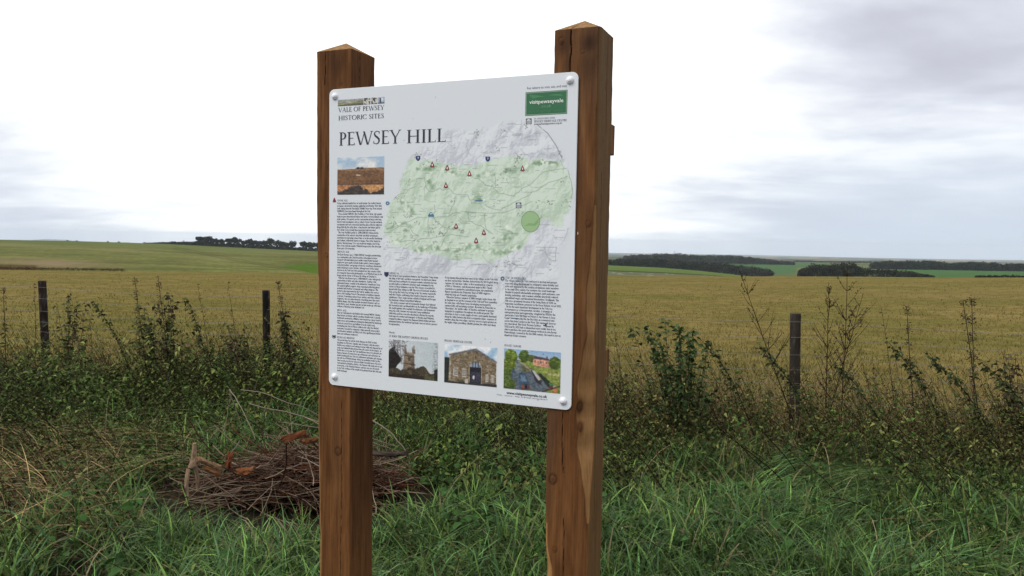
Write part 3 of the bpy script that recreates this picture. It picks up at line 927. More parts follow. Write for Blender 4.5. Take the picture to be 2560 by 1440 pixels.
def caps(text, p0, p1, capx, acc, c, bold=0.0):
    """capital lettering from picture point p0 (baseline left) to p1 (baseline right), cap height in picture pixels"""
    a = uv(*p0); b = uv(*p1); top = uv(p0[0], p0[1] - capx)
    h = a[1] - top[1]; wid = b[0] - a[0]
    tot = sum(GLYPH[ch][0] for ch in text)
    kx = wid / tot
    x = 0
    for ch in text:
        adv, polys = GLYPH[ch]
        for p in polys:
            p = np.array(p)
            if bold: p = p + np.sign(p - p.mean(0)) * bold
            V = on_board(a[0] + (x + p[:, 0]) * kx, a[1] - p[:, 1] * h, 0.0)
            acc.append((V, c))
        x += adv


def flush(acc, name, lift, parent, mat, step=1.2e-5, cyc=400):
    A = Acc()
    for k, (V, c) in enumerate(acc):
        V = V + SK * TOPZ - SB * (lift + step * (k % cyc))
        if len(V) == 4: F = np.array([[0, 1, 2, 3]])
        else:
            T = tessellate_polygon([[Vector((v @ SA, v @ SK, 0)) for v in V]])
            F = np.array([list(t) for t in T])
            if not len(F): continue
        A.add(V, F, c)
    return A.obj(name, mat, parent)


def bold_serif(s):
    o = ''
    for ch in s:
        if 'A' <= ch <= 'Z': o += chr(0x1D400 + ord(ch) - 65)
        elif 'a' <= ch <= 'z': o += chr(0x1D41A + ord(ch) - 97)
        elif '0' <= ch <= '9': o += chr(0x1D7CE + ord(ch) - 48)
        else: o += ch
    return o


_MEAS = {}


def text_mesh(name, lines, p0, width_px, pitch, parent, mat, lift, serif=True, size=None, fit=None, res=1, shear=0.0, offset=0.0):
    """a block of lines; p0 first baseline-left in picture pixels, pitch and width given in board metres"""
    a = uv(*p0)
    c = bpy.data.curves.new(name, 'FONT'); c.body = '\n'.join(bold_serif(l) if serif else l for l in lines)
    c.resolution_u = res; c.space_line = 1.0; c.size = 1.0; c.shear = shear; c.offset = offset
    o = bpy.data.objects.new(name, c); COL.objects.link(o)
    dg = bpy.context.evaluated_depsgraph_get()
    me = bpy.data.meshes.new_from_object(o.evaluated_get(dg))
    bpy.data.objects.remove(o); bpy.data.curves.remove(c)
    n = len(me.vertices); V = np.zeros(n * 3, np.float32); me.vertices.foreach_get('co', V); V = V.reshape(-1, 3)
    kx = width_px / (V[:, 0].max() - V[:, 0].min())
    ky = pitch if size is None else size
    if len(lines) > 1:
        # default line distance of the font is 1.0 * size
        ky = pitch
    u = a[0] + V[:, 0] * kx; v = a[1] - V[:, 1] * ky
    P = on_board(u, v, lift) + SK * TOPZ
    me.vertices.foreach_set('co', P.astype(np.float32).ravel()); me.update()
    me.materials.clear(); me.materials.append(mat)
    ob = bpy.data.objects.new(name, me); COL.objects.link(ob); ob.parent = parent
    return ob


# ---- painting of the flat prints
def alb(r, g, b):
    return lin(r, g, b) / lin(208, 217, 224) * WHITE


class Paint:
    def __init__(s, w, h, c, rng):
        s.w, s.h, s.rng = w, h, rng
        s.x, s.y = np.meshgrid(np.linspace(0, 1, w), np.linspace(0, 1, h))
        s.a = np.zeros((h, w, 3)) + np.array(c, float)

    def put(s, m, c):
        m = np.clip(np.asarray(m, float), 0, 1)[..., None]
        s.a = s.a * (1 - m) + m * np.array(c, float)

    def poly(s, pts):
        x, y = s.x, s.y; ins = np.zeros(x.shape, bool); pts = list(pts)
        for (x0, y0), (x1, y1) in zip(pts, pts[1:] + pts[:1]):
            if y0 == y1: continue
            ins ^= ((y0 > y) != (y1 > y)) & (x < (x1 - x0) * (y - y0) / (y1 - y0) + x0)
        return ins

    def line(s, pts, w):
        d = np.full(s.x.shape, 9.)
        asp = s.h / s.w
        for (x0, y0), (x1, y1) in zip(pts[:-1], pts[1:]):
            m = w * 4
            i0, i1 = np.searchsorted(s.x[0], [min(x0, x1) - m, max(x0, x1) + m]); j0, j1 = np.searchsorted(s.y[:, 0], [min(y0, y1) - m / asp, max(y0, y1) + m / asp])
            if i0 >= i1 or j0 >= j1: continue
            X, Y = s.x[j0:j1, i0:i1], s.y[j0:j1, i0:i1]
            dx, dy = x1 - x0, (y1 - y0) * asp
            t = np.clip(((X - x0) * dx + (Y - y0) * asp * dy) / (dx * dx + dy * dy + 1e-12), 0, 1)
            d[j0:j1, i0:i1] = np.minimum(d[j0:j1, i0:i1], np.hypot(X - x0 - t * dx, (Y - y0) * asp - t * dy))
        return np.clip(1.5 - d / w, 0, 1)

    def n(s, cells, o=4): return fbm((s.h, s.w), cells, s.rng, o)

    def rect(s, x0, y0, x1, y1): return (s.x >= x0) & (s.x <= x1) & (s.y >= y0) & (s.y <= y1)

    def grain(s, k):
        s.a = s.a * (1 + k * (s.rng.rand(s.h, s.w, 1) - .5))

    def out(s, sat=.86, tex=.34):
        if tex:
            k = 1 + tex * (fbm((s.h, s.w), (34, 34), s.rng, 2) - .5) * 2; s.a = s.a * np.where(s.a.mean(-1) > 165, 1 + (k - 1) * .12, k)[..., None]
            b = s.a.copy(); b[1:-1, 1:-1] = (s.a[:-2, 1:-1] + s.a[2:, 1:-1] + s.a[1:-1, :-2] + s.a[1:-1, 2:] + 2 * s.a[1:-1, 1:-1]) / 6; s.a = b
        g = s.a.mean(-1, keepdims=True); s.a = g + (s.a - g) * sat
        return (lin_a(np.clip(s.a, 0, 255)) / lin(208, 217, 224) * WHITE)


def photo_hill(rng):
    p = Paint(118, 96, (150, 185, 215), rng)
    p.put(p.y, (190, 200, 205)); c = p.n((5, 4)); p.put(np.clip((c - .42) * 3.5, 0, 1) * (p.y < .4), (222, 224, 222))
    hill = p.y > .305 + .015 * np.cos(p.x * 4)
    p.put(hill, (118, 84, 52)); n = p.n((20, 6)); p.put(hill * np.clip((n - .45) * 2, 0, .6), (92, 66, 44)); p.put(hill & (p.y < .36), (140, 105, 72))
    p.put((np.hypot((p.x - .45) / .035, (p.y - .295) / .03) < 1) | (np.hypot((p.x - .53) / .04, (p.y - .295) / .022) < 1), (45, 40, 38))
    p.put(p.line([(.41, .475), (.49, .485)], .008), (235, 230, 215))
    p.put((p.y > .74), (176, 118, 74)); p.put((p.y > .74) & (p.x > .55), (192, 140, 84)); p.put((p.y > .70) & (p.y < .745), (95, 70, 52))
    n = fbm((1, p.w), (1, 7), rng, 4)[0]
    edge = .90 - .20 * np.exp(-((p.x - .38) / .2) ** 2) - .16 * np.exp(-((p.x - 1.02) / .16) ** 2) - .22 * (n[None] - .5) + .03 + .05 * (p.n((30, 30), 2) - .5)
    p.put(p.y > edge, (58, 50, 46)); k = p.n((20, 24)); p.put((p.y > edge) * np.clip((k - .5) * 3, 0, .7), (84, 72, 56)); p.grain(.10)
    return p.out()


def photo_church(rng):
    p = Paint(124, 100, (176, 192, 200), rng)
    p.put(1 - p.x, (196, 208, 214)); c = p.n((4, 5)); p.put(np.clip((c - .5) * 2, 0, .6), (208, 214, 216))
    n = p.n((26, 26), 3)
    p.put((np.abs(n - .5) < .045) & (p.x < .42 - .25 * p.y) & (p.y < .55), (92, 88, 98)); p.put((np.abs(n - .42) < .03) & (p.x > .93 - .06 * p.y), (90, 92, 92))
    for k in range(16): p.put(p.line([(rng.uniform(0, .3), rng.uniform(0, .1)), (rng.uniform(.05, .34), rng.uniform(.3, .7))], .006) * .7, (98, 92, 98))
    tow = p.poly([(.335, .31), (.525, .35), (.545, .9), (.29, .9), (.315, .5)])
    p.put(tow, (132, 116, 96)); m = p.n((24, 20)); p.put(tow * np.clip((m - .45) * 2, 0, .6), (96, 84, 72)); p.put(tow & (p.x > .47), (104, 92, 78))
    for i in range(6):
        x = .335 + i * .034; p.put(p.rect(x, .285 + i * .006, x + .018, .34 + i * .006), (120, 105, 90))
    for x, y0, w in ((.345, .12, .012), (.345, .20, .022), (.49, .17, .01), (.523, .13, .012), (.523, .22, .022)): p.put(p.rect(x - w, y0, x + w, .34), (116, 104, 94))
    p.put(p.line([(.33, .395), (.53, .425)], .010), (70, 62, 56)); p.put(p.line([(.31, .60), (.54, .63)], .012), (66, 58, 52))
    p.put(p.rect(.41, .44, .455, .535), (40, 36, 36)); p.put(p.line([(.433, .44), (.433, .535)], .006), (120, 108, 92)); p.put(p.line([(.405, .44), (.432, .41), (.46, .445)], .007), (84, 74, 66))
    n = fbm((1, p.w), (1, 8), rng, 4)[0][None]
    dl = (p.x < .20 - .05 * np.sin(p.y * 9) + (n - .5) * .1) & (p.y > .30); p.put(dl, (38, 36, 32)); p.put((p.x < .13) & (p.y < .34) & (p.y > .27 + .3 * n - .15), (48, 48, 50))
    e = .80 - .13 * np.exp(-((p.x - .68) / .12) ** 2) - .12 * np.exp(-((p.x - .48) / .07) ** 2) + (n - .5) * .16
    p.put((p.y > e), (62, 56, 44)); k = p.n((22, 26)); p.put((p.y > e) * np.clip((k - .48) * 3, 0, .8), (92, 82, 58)); p.put((p.y > .9) & (p.x < .75), (52, 44, 36))
    p.put((p.y > .80 + .1 * n) & (p.x > .74), (84, 84, 54)); p.put((p.x > .93) & (p.y > .62 + .2 * n), (46, 46, 40)); p.grain(.12)
    return p.out()


def photo_barn(rng):
    p = Paint(132, 100, (140, 182, 216), rng)
    c = p.n((4, 5)); p.put(np.clip((c - .38) * 4, 0, 1), (226, 232, 236)); p.put((p.x < .10) & (p.y > .34), (40, 46, 44))
    wall = p.poly([(.10, .26), (.60, .07), (.985, .36), (.985, 1), (.08, .95)])
    p.put(wall, (128, 114, 92)); m = p.n((44, 50), 2); p.put(wall * np.clip((m - .5) * 4, 0, .7), (92, 80, 64)); p.put(wall * np.clip((.42 - m) * 4, 0, .6), (164, 152, 128))
    k = p.n((8, 8)); p.put(wall * np.clip((k - .5) * 2, 0, .4), (110, 96, 66))
    p.put(p.line([(.10, .265), (.60, .075), (.985, .365)], .016), (96, 98, 104)); p.put(p.line([(.11, .29), (.11, .9)], .014) * .7, (186, 178, 160))
    arch = (np.hypot((p.x - .60) / .105, (p.y - .56) / .17) < 1) | p.rect(.495, .56, .705, .95)
    ring = (np.hypot((p.x - .60) / .125, (p.y - .56) / .20) < 1) | p.rect(.475, .56, .725, .95)
    p.put(ring, (160, 142, 112)); p.put(arch, (36, 36, 46)); p.put(arch & (p.y < .545) & (p.y > .41), (128, 146, 166))
    for x in (.55, .60, .65): p.put(p.line([(x, .40), (x, .93)], .007), (40, 42, 52))
    p.put(p.rect(.515, .66, .59, .92) | p.rect(.61, .66, .69, .92), (58, 60, 76)); p.put(np.hypot((p.x - .565) / .02, (p.y - .8) / .05) < 1, (196, 196, 200))
    for x, y, w, h in ((.225, .70, .042, .10), (.385, .71, .04, .10), (.815, .795, .028, .085), (.92, .80, .028, .085)):
        p.put(p.rect(x - w, y - h, x + w, y + h), (206, 204, 194)); p.put(p.rect(x - w * .7, y - h * .8, x + w * .7, y + h * .8), (52, 54, 60))
        for q in (-.25, .25): p.put(p.line([(x + q * w, y - h * .8), (x + q * w, y + h * .8)], .005), (190, 188, 180))
        for q in (-.4, 0, .4): p.put(p.line([(x - w * .7, y + q * h), (x + w * .7, y + q * h)], .005), (190, 188, 180))
        p.put(np.hypot((p.x - x) / (w * 1.1), (p.y - y + h) / .025) < 1, (176, 166, 142))
    p.put(p.line([(.60, .24), (.60, .31)], .008), (50, 46, 42)); p.put(p.y > .955 - .02 * p.x, (52, 52, 50)); p.put(p.rect(.40, .85, .46, .97), (176, 172, 164)); p.put(p.rect(.25, .90, .39, .94), (84, 84, 62)); p.grain(.12)
    return p.out()


def photo_wharf(rng):
    p = Paint(140, 104, (132, 170, 210), rng)
    p.put(p.y * 2.4, (176, 198, 220)); k = p.n((22, 26), 4)
    p.put(p.y > .26, (118, 140, 62))
    p.put(p.poly([(.02, .98), (.10, .42), (.22, .26), (.26, .26), (.44, .44), (.66, .62), (.92, .88), (.70, 1), (.1, 1)]), (84, 96, 108))
    p.put(p.poly([(.12, .5), (.22, .28), (.26, .28), (.34, .46), (.30, .6)]), (104, 118, 122)); p.put(p.poly([(.30, .40), (.52, .43), (.48, .52), (.34, .56)]), (96, 100, 66))
    p.put(p.poly([(.26, .27), (.33, .33), (.97, .86), (.97, .92), (.88, .9), (.42, .45), (.25, .30)]), (150, 138, 118))
    p.put(p.poly([(.52, .38), (1, .46), (1, .80), (.97, .84), (.60, .44)]), (126, 140, 62)); p.put(p.poly([(.72, .5), (1, .52), (1, .60), (.78, .56)]), (156, 160, 96))
    def bush(cx, cy, rx, ry, c, c2):
        m = np.hypot((p.x - cx) / rx, (p.y - cy) / ry) < .82 + .45 * (k - .3)
        p.put(m, c); p.put(m * np.clip((k - .47) * 4, 0, .85), c2); p.put(m * np.clip((p.y - cy) / ry, 0, 1) * .5, (36, 44, 20))
    bush(.13, .18, .13, .18, (88, 112, 38), (128, 150, 56)); bush(.36, .16, .11, .17, (72, 98, 36), (108, 132, 52)); bush(.50, .20, .09, .10, (74, 92, 44), (104, 118, 56))
    p.put(p.poly([(.52, .19), (.80, .21), (.80, .40), (.52, .36)]), (196, 142, 116)); p.put(p.poly([(.51, .20), (.55, .13), (.79, .17), (.81, .22)]), (84, 74, 76)); p.put(p.rect(.755, .12, .775, .19), (90, 74, 70))
    for i in range(5): p.put(p.rect(.55 + i * .048, .24 + i * .004, .567 + i * .048, .285 + i * .004), (92, 84, 84))
    bush(.90, .26, .11, .18, (72, 94, 34), (106, 128, 48)); bush(.10, .40, .13, .18, (92, 112, 34), (130, 146, 52)); bush(.06, .62, .12, .2, (70, 92, 34), (112, 134, 56)); bush(.10, .88, .13, .16, (66, 88, 34), (104, 126, 56))
    p.put(p.poly([(.27, .58), (.39, .57), (.47, .86), (.46, .97), (.31, .99), (.27, .80)]), (58, 84, 110)); p.put(p.poly([(.30, .62), (.37, .61), (.42, .78), (.31, .79)]), (96, 122, 146)); p.put(p.rect(.33, .86, .375, .99), (120, 66, 48)); p.put(p.rect(.385, .86, .42, .97), (38, 36, 40)); p.put(p.rect(.43, .86, .46, .98), (132, 72, 52))
    p.put(p.poly([(.48, .48), (.53, .47), (.68, .74), (.67, .82), (.58, .78)]), (52, 54, 62)); p.put(p.poly([(.50, .49), (.54, .485), (.66, .70), (.62, .73)]), (176, 178, 178))
    p.put(p.poly([(.60, .56), (.66, .55), (.88, .80), (.87, .90), (.80, .88)]), (40, 54, 46)); p.put(p.poly([(.80, .76), (.86, .76), (.89, .83), (.82, .84)]), (60, 112, 78)); p.put(p.rect(.80, .85, .88, .90), (140, 54, 46))
    p.put(p.line([(.18, .50), (.14, .7)], .02), (70, 90, 116)); p.put(p.poly([(.88, .90), (1, .80), (1, 1), (.86, 1)]), (172, 104, 72)); p.put(p.line([(.70, .99), (.99, .82)], .012), (66, 60, 44)); p.put(p.poly([(.95, .86), (1, .82), (1, 1), (.94, 1)]), (110, 130, 52))
    p.put(np.hypot(p.x - .70, p.y - .07) < .012, (90, 96, 104)); p.grain(.12)
    return p.out()


def strip_vale(rng):
    p = Paint(70, 18, (140, 146, 140), rng); n = p.n((4, 8))
    p.put(np.clip((n - .4) * 2, 0, .7), (176, 180, 172)); p.put((p.y > .42 + .12 * np.sin(p.x * 5)), (112, 118, 92)); p.put(np.abs(p.y - .62 - .1 * np.sin(p.x * 4 + 2)) < .06, (160, 148, 106)); p.put(p.y > .8 + .08 * np.sin(p.x * 6), (84, 96, 76)); p.grain(.15)
    return p.out()


def strip_small(rng, k):
    p = Paint(18, 18, (92, 96, 92), rng); n = p.n((5, 5), 2)
    if k < 2: p.put(n > .52, (196, 198, 190)); p.put(n < .42, (44, 48, 44))
    else:
        p.put(p.y < 2, (150, 168, 196)); p.put(np.hypot(p.x - .6, p.y - .35) < .25, (206, 214, 228)); p.put(p.rect(.25, .15, .5, 1) & (n > .35), (60, 68, 84)); p.put(p.y > .85, (70, 76, 84))
    return p.out()


def shield(acc, px, py, s, c):
    pts = [(-.5, -.55), (0, -.48), (.5, -.55), (.5, .1), (.3, .42), (0, .62), (-.3, .42), (-.5, .1)]
    acc.append((poly_b([(px + a * s, py + b * s) for a, b in pts]), c))


def poly_b(pts):
    q = uvs(pts)
    return on_board(q[:, 0], q[:, 1], 0.0)


def arrowhead(acc, px, py, s, c1, c2):
    pts = [(0, -.75), (.28, -.2), (.5, .5), (.24, .36), (.22, .62), (0, .48), (-.22, .62), (-.24, .36), (-.5, .5), (-.28, -.2)]
    acc.append((poly_b([(px + a * s, py + b * s) for a, b in pts]), c1))
    if c2 is not None:
        acc.append((poly_b([(px, py - .42 * s), (px + .16 * s, py - .05 * s), (px + .1 * s, py + .3 * s), (px - .1 * s, py + .3 * s), (px - .16 * s, py - .05 * s)]), c2))


def ring(acc, px, py, r0, r1, c, n=20):
    for i in range(n):
        a0, a1 = i / n * 6.2832, (i + 1) / n * 6.2832
        acc.append((poly_b([(px + r0 * math.cos(a0), py + r0 * math.sin(a0)), (px + r1 * math.cos(a0), py + r1 * math.sin(a0)), (px + r1 * math.cos(a1), py + r1 * math.sin(a1)), (px + r0 * math.cos(a1), py + r0 * math.sin(a1))]), c))


def museum(acc, px, py, s, tilt):
    k = alb(38, 42, 48); w = alb(208, 217, 224)
    def rc(a, b, c, d, col): acc.append((poly_b([(px + a * s, py + b * s + a * s * tilt), (px + c * s, py + b * s + c * s * tilt), (px + c * s, py + d * s + c * s * tilt), (px + a * s, py + d * s + a * s * tilt)]), col))
    rc(-.5, -.5, .5, .5, k)
    acc.append((poly_b([(px - .42 * s, py - .22 * s), (px, py - .44 * s), (px + .42 * s, py - .22 * s)]), w)); rc(-.36, -.2, .36, .40, w)
    for q in (-.24, -.08, .08, .24): rc(q - .04, -.10, q + .04, .32, k)


def map_raster(rng):
    w, h = 440, 424
    c4 = uvs([(952, 300), (1440, 300), (1440, 770), (952, 770)])
    u0, u1 = c4[:, 0].min(), c4[:, 0].max(); v0, v1 = c4[:, 1].min(), c4[:, 1].max()
    v0 = uv(1345, 302)[1] - .008; v1 = uv(1200, 765)[1]
    p = Paint(w, h, (208, 217, 224), rng)
    def M(pts):
        q = uvs(pts); return [((a - u0) / (u1 - u0), (b - v0) / (v1 - v0)) for a, b in q]
    Z = lambda pts: M([(940 + a / 4.5, 380 + b / 4.5) for a, b in pts])
    wx = (p.n((22, 22), 3) - .5) * .035; wy = (p.n((22, 22), 3) - .5) * .035
    X, Y = p.x.copy(), p.y.copy()
    def wpoly(pts):
        p.x, p.y = X + wx, Y + wy; m = p.poly(pts); p.x, p.y = X, Y; return m.astype(float)
    def blur(m, k):
        for _ in range(k):
            m = (m + np.roll(m, 1, 0) + np.roll(m, -1, 0) + np.roll(m, 1, 1) + np.roll(m, -1, 1)) / 5
        return m
    outer = M([(1085, 352), (1118, 326), (1150, 322), (1200, 328), (1240, 312), (1290, 304), (1345, 312), (1372, 335), (1392, 365), (1406, 396), (1420, 430), (1432, 480), (1428, 545), (1410, 600), (1392, 640), (1390, 690), (1330, 706), (1262, 745), (1245, 762), (1235, 712), (1180, 692), (1090, 690), (1005, 690), (968, 672), (960, 620), (956, 580), (975, 520), (1005, 460), (1025, 400)])
    green = Z([(390, 85), (560, 100), (700, 130), (880, 160), (1100, 150), (1180, 110), (1300, 95), (1420, 60), (1620, 60), (1700, 90), (2070, 105), (2160, 200), (2220, 430), (2180, 690), (2110, 740), (2080, 850), (1990, 840), (1960, 740), (1850, 790), (1750, 900), (1740, 960), (1650, 1080), (1500, 1170), (1350, 1240), (1180, 1215), (900, 1230), (760, 1190), (680, 1170), (440, 1140), (330, 1080), (200, 1050), (90, 930), (80, 860), (120, 700), (170, 570), (230, 500), (280, 420), (310, 270)])
    mo = np.maximum(blur(wpoly(outer), 8), blur(wpoly(green), 3)); mg = blur(wpoly(green), 3)
    # relief: ridged valleys
    n1 = p.n((7, 9), 6); n2 = p.n((12, 12), 5)
    rid = np.clip(1 - np.abs(n1 - .5) * 9, 0, 1)
    gx = np.gradient(n1 + .25 * n2, axis=1) * w / 9; gy = np.gradient(n1, axis=0) * h / 7
    sh = np.clip(.5 - (gx + gy) * .55, 0, 1)
    tone = .7 * np.clip(.75 * (.62 - sh) + .55 * rid * np.clip(n2 - .32, 0, 1) * 1.6, -.1, 1)
    grey = np.stack([210 - 66 * tone, 218 - 66 * tone, 225 - 60 * tone], -1)
    m = np.clip(blur(mo, 10), 0, 1) * (1 - mg)
    p.a = p.a * (1 - m[..., None]) + grey * m[..., None]
    # the vale floor is pale green and flat, the scarps along its north and south edges are darker
    ridge = blur(np.maximum.reduce([p.line(Z([(480, 190), (700, 200), (880, 240), (1000, 250), (1130, 290), (1320, 240), (1500, 210), (1660, 220), (1760, 130), (2050, 130)]), .012),
                                    p.line(Z([(440, 1120), (640, 1080), (760, 1090), (900, 1110), (1050, 1060), (1130, 1080), (1300, 1120), (1450, 1150), (1600, 1060)]), .016),
                                    p.line(Z([(90, 880), (200, 850), (330, 800), (400, 850)]), .008), p.line(Z([(230, 1040), (290, 980), (330, 900)]), .014), p.line(Z([(1480, 830), (1560, 920), (1420, 1000), (1380, 1060)]), .018),
                                    p.line(Z([(1150, 470), (1200, 540), (1120, 540)]), .014), p.line(Z([(340, 660), (420, 690), (300, 560)]), .012), p.line(Z([(600, 330), (640, 400)]), .012)]), 7)
    t = np.clip(.42 * (.66 - sh) + .20 * rid * n2 + ridge * np.clip(.45 + 3.0 * (p.n((44, 44), 3) - .5), 0, 1.2) * .72, 0, 1)
    gr = np.stack([203 - 78 * t, 221 - 66 * t, 208 - 84 * t], -1)
    p.a = p.a * (1 - mg[..., None]) + gr * mg[..., None]
    hl = blur(np.clip(ridge - .12, 0, .5) * np.clip((p.n((48, 48), 3) - .56) * 9, 0, 1), 2)
    p.put(hl * mg * 1.6, (226, 236, 226))
    ink = (112, 124, 116)
    roads = [[(210, 545), (250, 480), (340, 465), (400, 410), (440, 395), (470, 310), (555, 298), (560, 400), (600, 440), (650, 450), (700, 420), (770, 435), (830, 420), (890, 480), (960, 490), (1030, 485), (1060, 540), (1080, 575), (1200, 575), (1240, 560)],
             [(480, 740), (650, 745), (800, 735), (900, 690), (1000, 675), (1250, 690), (1480, 680), (1560, 650), (1760, 560)], [(650, 740), (700, 800), (760, 850), (860, 880), (1000, 900)], [(1230, 600), (1300, 640), (1400, 660), (1560, 570), (1700, 500), (1800, 440), (1950, 350), (2160, 275)],
             [(1560, 500), (1640, 420), (1740, 370), (1830, 290), (1900, 220), (2150, 190)], [(1100, 300), (1170, 310), (1230, 370), (1320, 400), (1380, 470), (1560, 500)], [(320, 1010), (480, 990), (700, 960), (850, 940), (1050, 960)], [(130, 920), (240, 860), (340, 800), (480, 740)],
             [(660, 600), (670, 680), (600, 740)], [(900, 500), (880, 590), (820, 700)], [(1040, 690), (1050, 780), (1180, 840), (1320, 930)], [(2160, 200), (2200, 330), (2220, 440), (2200, 520)], [(1900, 1080), (2030, 1075), (2020, 1230), (1940, 1210), (1910, 1150), (1900, 1080)],
             [(480, 960), (440, 1000), (330, 1060)], [(590, 760), (600, 960)], [(380, 850), (420, 920), (480, 950)], [(780, 960), (740, 1060)], [(1340, 250), (1350, 400)], [(1230, 700), (1240, 880), (1290, 920)]]
    def jig(pts):
        o = []
        for (a, b), (c, d) in zip(pts[:-1], pts[1:]):
            for f in (0, .33, .67): o.append((a + (c - a) * f + rng.uniform(-7, 7), b + (d - b) * f + rng.uniform(-7, 7)))
        return o + [pts[-1]]
    for r in roads: p.put(p.line(Z(jig(r)), .0013) * .6, ink)
    inside = lambda x, y: mo[min(h - 1, max(0, int(y * h))), min(w - 1, max(0, int(x * w)))] > .5
    for k in range(70):                                        # villages: little clusters of buildings
        cx, cy = rng.rand(2)
        if not inside(cx, cy): continue
        for _ in range(rng.randint(3, 10)):
            x, y = cx + rng.normal() * .012, cy + rng.normal() * .010
            p.put(p.line([(x, y), (x + rng.uniform(-.007, .007), y + rng.uniform(-.007, .007))], .0016) * .7, (92, 104, 96))
    for k in range(230):                                       # place names too small to read: hairline strokes
        x, y = rng.rand(2)
        if inside(x, y) and inside(min(x + .04, .99), y): p.put(p.line([(x, y), (x + rng.uniform(.012, .05), y)], .0014) * .5, (112, 122, 120))
    for k in range(110):
        x, y = rng.rand(2); a = rng.uniform(0, 6.28); l = rng.uniform(.02, .07)
        if inside(x, y): p.put(p.line([(x, y), (x + l * math.cos(a) * .5, y + l * math.sin(a) * .5 + .008), (x + l * math.cos(a), y + l * math.sin(a))], .0012) * .45, (124, 136, 130))
    q = M([(1345, 312), (1372, 335), (1392, 365), (1406, 396)]); p.put(p.line(q, .002) * .7, (110, 116, 124))
    return np.array([[u0, v0], [u1, v0], [u1, v1], [u0, v1]]), p.out(1.0, 0), mo > .01


def build_panel():
    r = .021; n = 8
    pts = []
    for cx, cy, a0 in ((PW - r, r, -90), (PW - r, PH - r, 0), (r, PH - r, 90), (r, r, 180)):
        for a in np.radians(np.linspace(a0, a0 + 90, n)): pts.append((cx + r * math.cos(a), cy + r * math.sin(a)))
    pts = np.array(pts); N = len(pts); e = .0008
    cen = np.array([PW / 2, PH / 2]); ins = pts - nrm(pts - np.clip(pts, r, [PW - r, PH - r])) * e
    Vs = [on_board(ins[:, 0], ins[:, 1], 0.0), on_board(pts[:, 0], pts[:, 1], -e), on_board(pts[:, 0], pts[:, 1], -.0052 + e), on_board(ins[:, 0], ins[:, 1], -.0052)]
    V = np.concatenate(Vs + [on_board(cen[:1], cen[1:], 0.0), on_board(cen[:1], cen[1:], -.0052)]) + SK * TOPZ
    i = np.arange(N); j = (i + 1) % N
    F4 = np.concatenate([np.stack([k * N + i, k * N + j, (k + 1) * N + j, (k + 1) * N + i], -1) for k in range(3)])
    F3 = np.concatenate([np.stack([np.full(N, 4 * N), j, i], -1), np.stack([np.full(N, 4 * N + 1), 3 * N + i, 3 * N + j], -1)])
    return mesh_obj('panel', V, [F4, F3], M_PANEL, sign)


def build_caps():
    for px, py in ((838, 241.5), (1427.5, 201.5), (1405, 1002), (836, 943.5)):
        a = uv(px, py); prof = [(.0128, 0), (.0128, .0025), (.0118, .0048), (.0092, .0068), (.0070, .0073), (.0066, .0085), (.0035, .0092), (0.0004, .0094)]
        m = 20; th = np.arange(m) / m * 2 * np.pi
        V = np.concatenate([on_board(a[0] + rr * np.cos(th), a[1] + rr * np.sin(th), hh) for rr, hh in prof]) + SK * TOPZ
        i = np.arange(m); j = (i + 1) % m
        F = np.concatenate([np.stack([k * m + i, k * m + j, (k + 1) * m + j, (k + 1) * m + i], -1) for k in range(len(prof) - 1)])
        mesh_obj('bolt_cap', V, F, M_CAP, sign, smooth=True)


STONE = """Living relatively mobile lives in small groups, the earliest known
occupants subsisted by hunting, gathering and fishing. Their flint
tools, dating from the Mesolithic (Middle Stone Age, from around
10,000 BC) have been found throughout the Vale.
   From around 4,000 BC (the Neolithic or New Stone Age) people
began to grow domesticated wheat and barley, to herd animals, and
make pottery. The period saw the construction of large-scale long
barrow tomb monuments such as Adam's Grave 5 on the northern
escarpment and early ceremonial meeting places like the adjacent
Knap Hill. On the valley floor, a long barrow and timber hall at
Cat's Brain 2 has recently been uncovered and excavated.
   The Late Neolithic period (c. 2800-2300 BC) witnessed the
construction of the massive ring bank and ditch monuments,
sometimes incorporating stone circles as at the nearby Stonehenge
and Avebury, collectively known as henges. One of the largest in
Britain, Marden henge 3 is a vast enclosed complex next to the
River Avon, with the smaller Wilsford henge across the river that
forms part of its boundary.""".split('\n')
BRONZE = """The Early Bronze Age (c. 2300-1500 BC) brought metalworking
on a substantial scale. Burial practices also appear to have
changed, with individual graves under round burial mounds.
Impressive grave goods include Beaker pottery, bronze daggers,
and gold jewellery, and groups of barrows would have dominated
many landscapes across Britain. Although most of the round
barrows in the Vale have been ploughed out, they remain visible
as cropmarks from aerial photographs, as at Wilsford close to the
henge and the cluster of 16 near the village of Charlton 4.
   With the Late Bronze Age (c. 1500-800 BC) came widespread
construction of fields and other boundaries, together with
substantial houses, usually in the distinctive 'roundhouse' form.
The earliest hillforts appear, large communal gathering places
probably built both for ceremonial and refuge purposes. The
period is also represented in the Vale by midden sites such as
that at All Cannings Cross 8. The purpose of middens remains
a mystery. Containing animal bones, pottery and other cultural
fragments, they are quite obviously something more than mere
rubbish dumps; they often include structural elements such as
chalk floors, posts, hearths and pits in their make-up, with clear
evidence of feasting in the darkened soil.""".split('\n')
IRON = """Iron was introduced to the British Isles around 800 BC. Harder
than bronze and better suited to making durable tools, it greatly
facilitated construction. Hillforts were erected on a large scale in
many areas and roundhouse settlements dominated the landscape.
There are several Iron Age hillforts 8 on the chalk scarp
overlooking the Vale of Pewsey, while in the valley the ditched
enclosures revealed by cropmarks, while generally unexcavated
and therefore undated, are likely to be Iron Age/Romano-British
farm and settlement enclosures.""".split('\n')
